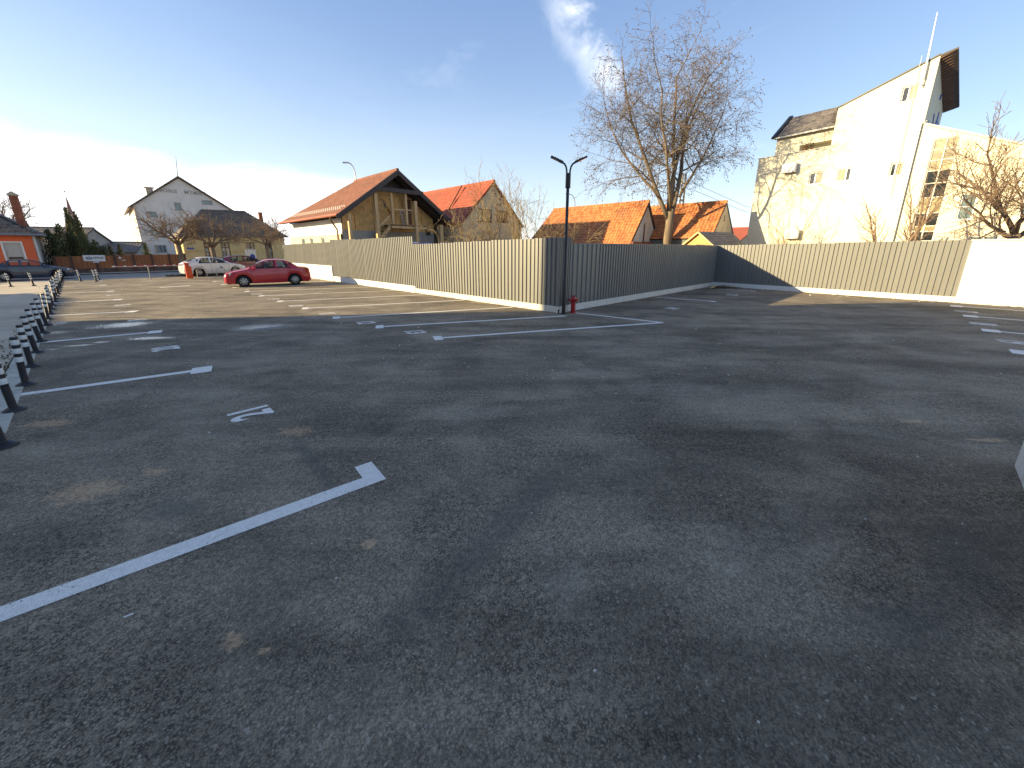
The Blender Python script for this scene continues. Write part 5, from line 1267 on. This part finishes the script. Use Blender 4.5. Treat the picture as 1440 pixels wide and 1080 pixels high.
# ------------------------------------------------------------------ bare trees
class Tree:
    def __init__(self, seed): self.r = random.Random(seed); self.mb = {}; self.tips = []
    def get(self, k): return self.mb.setdefault(k, MB())
    def branch(self, p, d, ln, r0, lvl, P, key):
        rd = self.r; n = P['seg'][lvl]; pts = [Vector(p)]; rad = [r0]; d = Vector(d).normalized(); dirs = [d]
        for i in range(n):
            w = P['wig'][lvl]
            d = (d + Vector((rd.gauss(0, w), rd.gauss(0, w), rd.gauss(0, w) + P['up'][lvl] / n))).normalized()
            pts.append(pts[-1] + d * (ln / n)); rad.append(max(P['rmin'], r0 * (1 - (1 - P['tap'][lvl]) * (i + 1) / n))); dirs.append(d)
        k = key if lvl == 0 else ('crown' if lvl >= P['crown'] else key)
        self.get(k).tube(pts, rad, P['sides'][lvl], 0, lvl == 0)
        if lvl + 1 >= len(P['n']):
            self.tips.append(pts[-1]); return
        cnt = P['n'][lvl + 1]
        for c in range(cnt):
            f = P['from'][lvl] + (1 - P['from'][lvl]) * (c + rd.random()) / cnt
            x = f * n; i = min(n - 1, int(x)); q = pts[i].lerp(pts[i + 1], x - i); dd = dirs[i + 1]
            a = rd.random() * 6.283 if lvl else c * 2.4 + rd.random() * .7
            o = dd.orthogonal().normalized(); o = Quaternion(dd, a) @ o
            ang = P['ang'][lvl + 1] * rd.uniform(.7, 1.25)
            nd = dd * math.cos(ang) + o * math.sin(ang)
            rr = rad[i] * P['rr'][lvl + 1]
            l2 = P['len'][lvl + 1] * rd.uniform(.65, 1.2) * (1.15 - .5 * f if lvl < 2 else 1)
            self.branch(q, nd, l2, max(P['rmin'], rr), lvl + 1, P, k)
        # leading shoot
        if P.get('lead', True) and lvl + 1 < len(P['n']):
            self.branch(pts[-1], dirs[-1], P['len'][lvl + 1] * .9, rad[-1], lvl + 1, P, k)
def tree_thing(label, loc, T, trunk_m, crown_m, seeds=None, cat='tree', name='bare_tree', group=None):
    t = thing(name, label, cat, loc, 0, group)
    for k, mb in T.mb.items():
        o = mb.build(k, trunk_m if k != 'crown' else crown_m, t, True)
        if k == 'crown': o['kind'] = 'stuff'
    if seeds:
        b = MB(); rd = random.Random(11)
        for p in T.tips:
            if rd.random() > seeds[1]: continue
            q = p + Vector((rd.gauss(0, .05), rd.gauss(0, .05), rd.gauss(-.03, .05))); s = rd.uniform(.6, 1.3) * seeds[0]
            b.add([q + Vector((s, 0, 0)), q + Vector((-s, .3 * s, 0)), q + Vector((0, 0, s)), q + Vector((0, -s, -s))], [(0, 2, 3), (1, 3, 2), (0, 3, 1), (0, 1, 2)])
        b.build('dry_leaves', seeds[2], t)['kind'] = 'stuff'
    return t
# the tall walnut
P = dict(seg=[7, 5, 4, 3, 2], wig=[.09, .16, .22, .25, .25], up=[.28, .06, -.05, -.15, -.15], rmin=.0075, tap=[.35, .35, .4, .5, .6], sides=[9, 6, 4, 3, 3], n=[0, 8, 6, 4, 3], ang=[0, .95, .85, .85, .85],
         len=[0, 3.2, 1.7, .9, .45], rr=[0, .48, .52, .55, .6], crown=2)
P['from'] = [.22, .2, .2, .2, .2]
T = Tree(21)
base = Vector((11.42, 29.5, 0))
tr_ = T.get('trunk'); tr_.tube([(0, 0, -.1), (.02, 0, .4), (0, .02, 2.2), (.05, 0, 3.6), (.04, 0, 4.6)], [.42, .34, .29, .28, .26], 14)
for i, (p, d, ln, r) in enumerate((((-.08, 0, 4.1), (-.60, -.1, 1.0), 8.2, .17), ((-.02, .1, 4.5), (-.13, .15, 1), 9.4, .18), ((.12, -.02, 4.2), (.40, .05, 1), 8.0, .18), ((.05, .1, 4.8), (.16, .3, 1), 9.0, .15),
                                     ((.0, -.1, 4.9), (-.32, -.45, .95), 7.2, .12), ((.6, .05, 5.6), (.62, .2, .95), 5.2, .11), ((-.75, 0, 5.4), (-.85, .2, .8), 6.2, .11))):
    T.branch(p, d, ln, r, 0, P, 'limb' if i == 0 else 'limb_%d' % i)
wal = tree_thing('very tall bare tree with small dry brown seed clusters, rising behind the dark fence', base, T, M['bark'], M['twig'], (.045, .30, M['seed']))
for o in wal.children:
    if o.name.startswith('limb'): o.name = 'limb'
# pollarded street trees in front of the yellow house
PP = dict(seg=[5, 4, 3, 2], wig=[.13, .2, .25, .25], up=[.3, .22, .25, .15], rmin=.011, tap=[.5, .45, .45, .5], sides=[7, 5, 4, 3], n=[0, 5, 4, 3], ang=[0, .8, .9, .8], len=[0, 1.1, .7, .4], rr=[0, .55, .5, .6], crown=2)
PP['from'] = [.35, .2, .15, .2]
for i, (x, y, h, sc, lab) in enumerate(((-27.6, 33.0, 2.3, 1.05, 'bare pollarded street tree at the left corner of the yellow house'), (-25.6, 34.0, 2.1, 1.0, 'bare pollarded street tree in front of the first window of the yellow house'), (-21.0, 34.2, 2.3, .72, 'small bare pollarded street tree at the right end of the yellow house'))):
    T = Tree(40 + i); T.get('trunk').tube([(0, 0, -.1), (.03, 0, .3), (.05, .02, h * .6), (0, 0, h)], [.27 * sc, .21 * sc, .17 * sc, .18 * sc], 10)
    for k in range(6):
        a = k * 1.05 + i; T.branch((0, 0, h - .12 + .05 * k), (math.cos(a) * 1.0, math.sin(a) * .9, .75), 2.0 * sc, .095 * sc, 0, PP, 'limb')
    tree_thing(lab, (x, y, 0), T, M['barkd'], M['barkd'])
# right hand trees in front of the white building
PR = dict(seg=[5, 4, 3, 2], wig=[.12, .17, .2, .2], up=[.25, .3, .3, .1], rmin=.008, tap=[.4, .4, .45, .5], sides=[7, 5, 4, 3], n=[0, 7, 7, 5], ang=[0, .8, .85, .8], len=[0, 1.9, 1.0, .5], rr=[0, .5, .5, .6], crown=2)
PR['from'] = [.2, .15, .15, .15]
T = Tree(61); T.get('trunk').tube([(.6, .3, -.1), (.45, .2, 1.4), (0, 0, 3.0)], [.27, .22, .19], 10)
for p, d, ln in (((0, 0, 2.8), (-1, -.1, .25), 2.6), ((0, 0, 2.9), (-.75, .1, .9), 3.2), ((0, 0, 3.0), (-.15, .2, 1), 3.6), ((.1, .05, 2.7), (.6, -.3, .9), 3.2), ((0, 0, 3.0), (-.5, -.4, 1), 3.0)): T.branch(p, d, ln, .11, 0, PR, 'limb')
tree_thing('bare spreading tree cut by the right edge, in front of the white wing', (20.5, 16.4, 0), T, M['barkr'], M['barkr']).scale = (.86,) * 3
PS = dict(seg=[4, 4, 3], wig=[.08, .16, .2], up=[.2, .45, .3], rmin=.008, tap=[.6, .4, .4], sides=[7, 5, 3], n=[0, 9, 5], ang=[0, .6, .7], len=[0, 1.0, .5], rr=[0, .5, .5], crown=1, lead=True)
PS['from'] = [.35, .2]
T = Tree(71)
for x, y, dx, ln in ((-.9, 0, -.05, 3.1), (-.2, .2, .0, 3.3), (.2, -.1, .12, 3.7), (.9, .1, .18, 3.9), (.5, .3, .25, 4.2), (-.6, .2, -.3, 2.6)): T.branch((x * .9, y, 0), (dx, 0, 1), ln + .2, .052, 0, PS, 'stem')
tree_thing('pruned reddish bare shrub with knobbly stems, in front of the downpipe of the white building', (19.0, 19.4, 0), T, M['barkr'], M['barkr'], None, 'shrub', 'bare_shrub').scale = (1.05,) * 3
PD = dict(seg=[4, 3, 2], wig=[.1, .16, .2], up=[.1, .1, 0], rmin=.007, tap=[.4, .4, .5], sides=[5, 4, 3], n=[0, 5, 3], ang=[0, .5, .6], len=[0, .9, .4], rr=[0, .5, .6], crown=1)
PD['from'] = [.3, .2]
T = Tree(81)
for k in range(8): T.branch((0, 0, 0), (random.uniform(-.55, .45), random.uniform(-.3, .3), 1), random.uniform(3.0, 4.3), .03, 0, PD, 'stem')
tree_thing('thin pale bare shrub against the lower left of the white building', (18.0, 26.0, 0), T, M['straw'], M['straw'], None, 'shrub', 'bare_shrub')
# sapling tangle behind the long fence
PT = dict(seg=[6, 4, 3, 2], wig=[.06, .12, .18, .2], up=[.15, .35, .25, .1], rmin=.006, tap=[.3, .4, .45, .5], sides=[6, 4, 3, 3], n=[0, 7, 4, 2], ang=[0, .5, .55, .6], len=[0, 1.6, .8, .4], rr=[0, .5, .55, .6], crown=1)
PT['from'] = [.3, .15, .2]
for i, (x, y, n, hh, lab) in enumerate(((-1.0, 21.6, 3, 4.4, 'straw coloured leafless sapling in front of the tan gable'), (.45, 23.0, 3, 4.8, 'tall thin bare sapling right of the tan gable'), (1.6, 23.4, 2, 3.9, 'thin bare sapling left of the lamp post, beside the orange roof'), (-2.3, 21.0, 2, 2.7, 'low bare sapling in front of the grey side wall of the red roofed house'))):
    T = Tree(90 + i)
    for k in range(n): T.branch((random.uniform(-.3, .3), random.uniform(-.3, .3), 0), (random.uniform(-.15, .15), 0, 1), hh * random.uniform(.8, 1), .05, 0, PT, 'stem')
    tree_thing(lab, (x, y, 0), T, M['straw'], M['straw'], None, 'sapling', 'bare_sapling')
T = Tree(99); PV = dict(PD); PV['up'] = [-.5, -.3, -.2]; PV['wig'] = [.25, .3, .3]
for k in range(26): T.branch((random.uniform(-3.2, 4.6), random.uniform(-.6, .9), random.uniform(1.5, 2.1)), (random.uniform(-.8, .8), random.uniform(-.2, .2), 1), random.uniform(.8, 1.6), .018, 0, PV, 'stem')
tree_thing('tangle of dry straw coloured brambles showing over the top of the long fence', (-.9, 21.0, 0), T, M['straw'], M['straw'], None, 'shrub', 'bramble')
# left background tree tops
for i, (x, y, h, sc, lab) in enumerate(((-45.5, 36.5, 3.6, .9, 'bare tree top behind the orange house, at the left edge'), (-37.5, 47.5, 1.6, .75, 'bare garden tree left of the pale gabled building'))):
    T = Tree(110 + i); T.get('trunk').tube([(0, 0, -.1), (0, 0, h)], [.2 * sc, .15 * sc], 8)
    for k in range(6):
        a = k * 1.05; T.branch((0, 0, h - .1), (math.cos(a) * .8, math.sin(a) * .8, .9), 2.2 * sc, .08 * sc, 0, PP, 'limb')
    tree_thing(lab, (x, y, 0), T, M['barkd'], M['barkd'])
# evergreens
def evergreen(name, label, loc, blobs, n, leaf, m, seed):
    t = thing(name, label, 'hedge' if name == 'thuja_hedge' else 'conifer', loc, LOT); rd = random.Random(seed)
    b = MB()
    for (x, y, r, h) in blobs: b.tube([(x, y, 0), (x, y, h * .8)], [.07, .02], 6)
    b.build('stem', M['barkd'], t)
    b = MB(); tot = sum(r * h for _, _, r, h in blobs)
    for (x, y, r, h) in blobs:
        for i in range(int(n * r * h / tot)):
            z = h * (1 - rd.random() ** .75 * .98); f = 1 - z / h; rr = r * min(1, .12 + 1.15 * f ** .8) * (rd.random() ** .35) * (1 + .22 * math.sin(z * 5 + x * 7) * math.sin(i))
            a = rd.random() * 6.283; p = Vector((x + math.cos(a) * rr, y + math.sin(a) * rr, z)); l = leaf * rd.uniform(.6, 1.5)
            up_ = Vector((math.cos(a) * .5 + rd.gauss(0, .3), math.sin(a) * .5 + rd.gauss(0, .3), 1)).normalized(); sd_ = Vector((-math.sin(a), math.cos(a), rd.gauss(0, .3))).normalized()
            mi = 1 if rd.random() < .16 + .25 * (math.sin(x * 2.1 + z) > .6) else 0
            b.add([p - sd_ * l * .3, p + sd_ * l * .3, p + up_ * l + sd_ * .1 * l], [(0, 1, 2)], mi)
    o = b.build('crown', m, t); o['kind'] = 'stuff'
    return t
evergreen('thuja_hedge', 'big dense green thuja hedge rising behind the rusty fence next to the orange house', L(-11.7, 41.4), [(-1.35, .2, .75, 3.5), (-.7, 0, .8, 3.95), (-.1, .2, .8, 3.9), (.5, 0, .8, 3.35), (1.1, .1, .7, 2.7), (1.6, 0, .6, 2.15), (-1.0, -.5, .7, 3.1), (.2, -.5, .7, 3.0)], 14000, .14, [M['thuja'], M['thujay']], 5)
evergreen('conifer', 'narrow dark conifer standing above the thuja hedge', L(-11.75, 42.4), [(0, 0, .55, 5.3), (.45, .2, .5, 5.0), (.25, -.2, .45, 4.4)], 4200, .16, [M['thuja'], M['thujay']], 6)
evergreen('conifer', 'small dark conical conifer behind the rusty fence, right of the banner', L(-9.15, 42), [(0, 0, .35, 2.35)], 900, .12, [M['thuja'], M['thujay']], 7)
evergreen('conifer', 'yellowish small conifer behind the rusty fence, just right of the thuja hedge', L(-9.75, 42), [(0, 0, .4, 2.2)], 900, .12, [M['thujay'], M['thuja']], 8)
evergreen('conifer', 'small bluish conifer in front of the pale gabled building', L(-7.2, 46), [(0, 0, .45, 2.6)], 900, .13, [M['thuja'], M['thuja']], 9)
evergreen('conifer', 'tiny distant spruce left of the white building', L(44, 3.5), [(0, 0, .8, 4.2)], 900, .25, [M['thuja'], M['thuja']], 10)
# dry grass strip at the street edge
gb = MB(); rd = random.Random(4)
for i in range(2600):
    t = rd.uniform(-7.2, 1.5); s = rd.uniform(30.45, 31.5); h = rd.uniform(.04, .14); p = L(t, s, 0)
    a = rd.random() * 6.28; q = Vector((math.cos(a), math.sin(a), 0)) * .02
    gb.add([p - q, p + q, p + Vector((rd.gauss(0, .03), rd.gauss(0, .03), h))], [(0, 1, 2)])
gb.build('verge_grass', M['ivy'])['kind'] = 'stuff'
gb = MB()
for i in range(420):
    t = -11.36 + rd.gauss(0, .10); s = rd.choice((rd.uniform(-2, 8), rd.uniform(-2, 3), rd.uniform(4, 30))); t -= .0385 * (s + 1); h = rd.uniform(.02, .07); p = L(t - .1, s, 0)
    a = rd.random() * 6.28; q = Vector((math.cos(a), math.sin(a), 0)) * .02
    gb.add([p - q, p + q, p + Vector((rd.gauss(0, .03), rd.gauss(0, .03), h))], [(0, 1, 2)])
gb.build('kerb_weeds', M['ivy'])['kind'] = 'stuff'
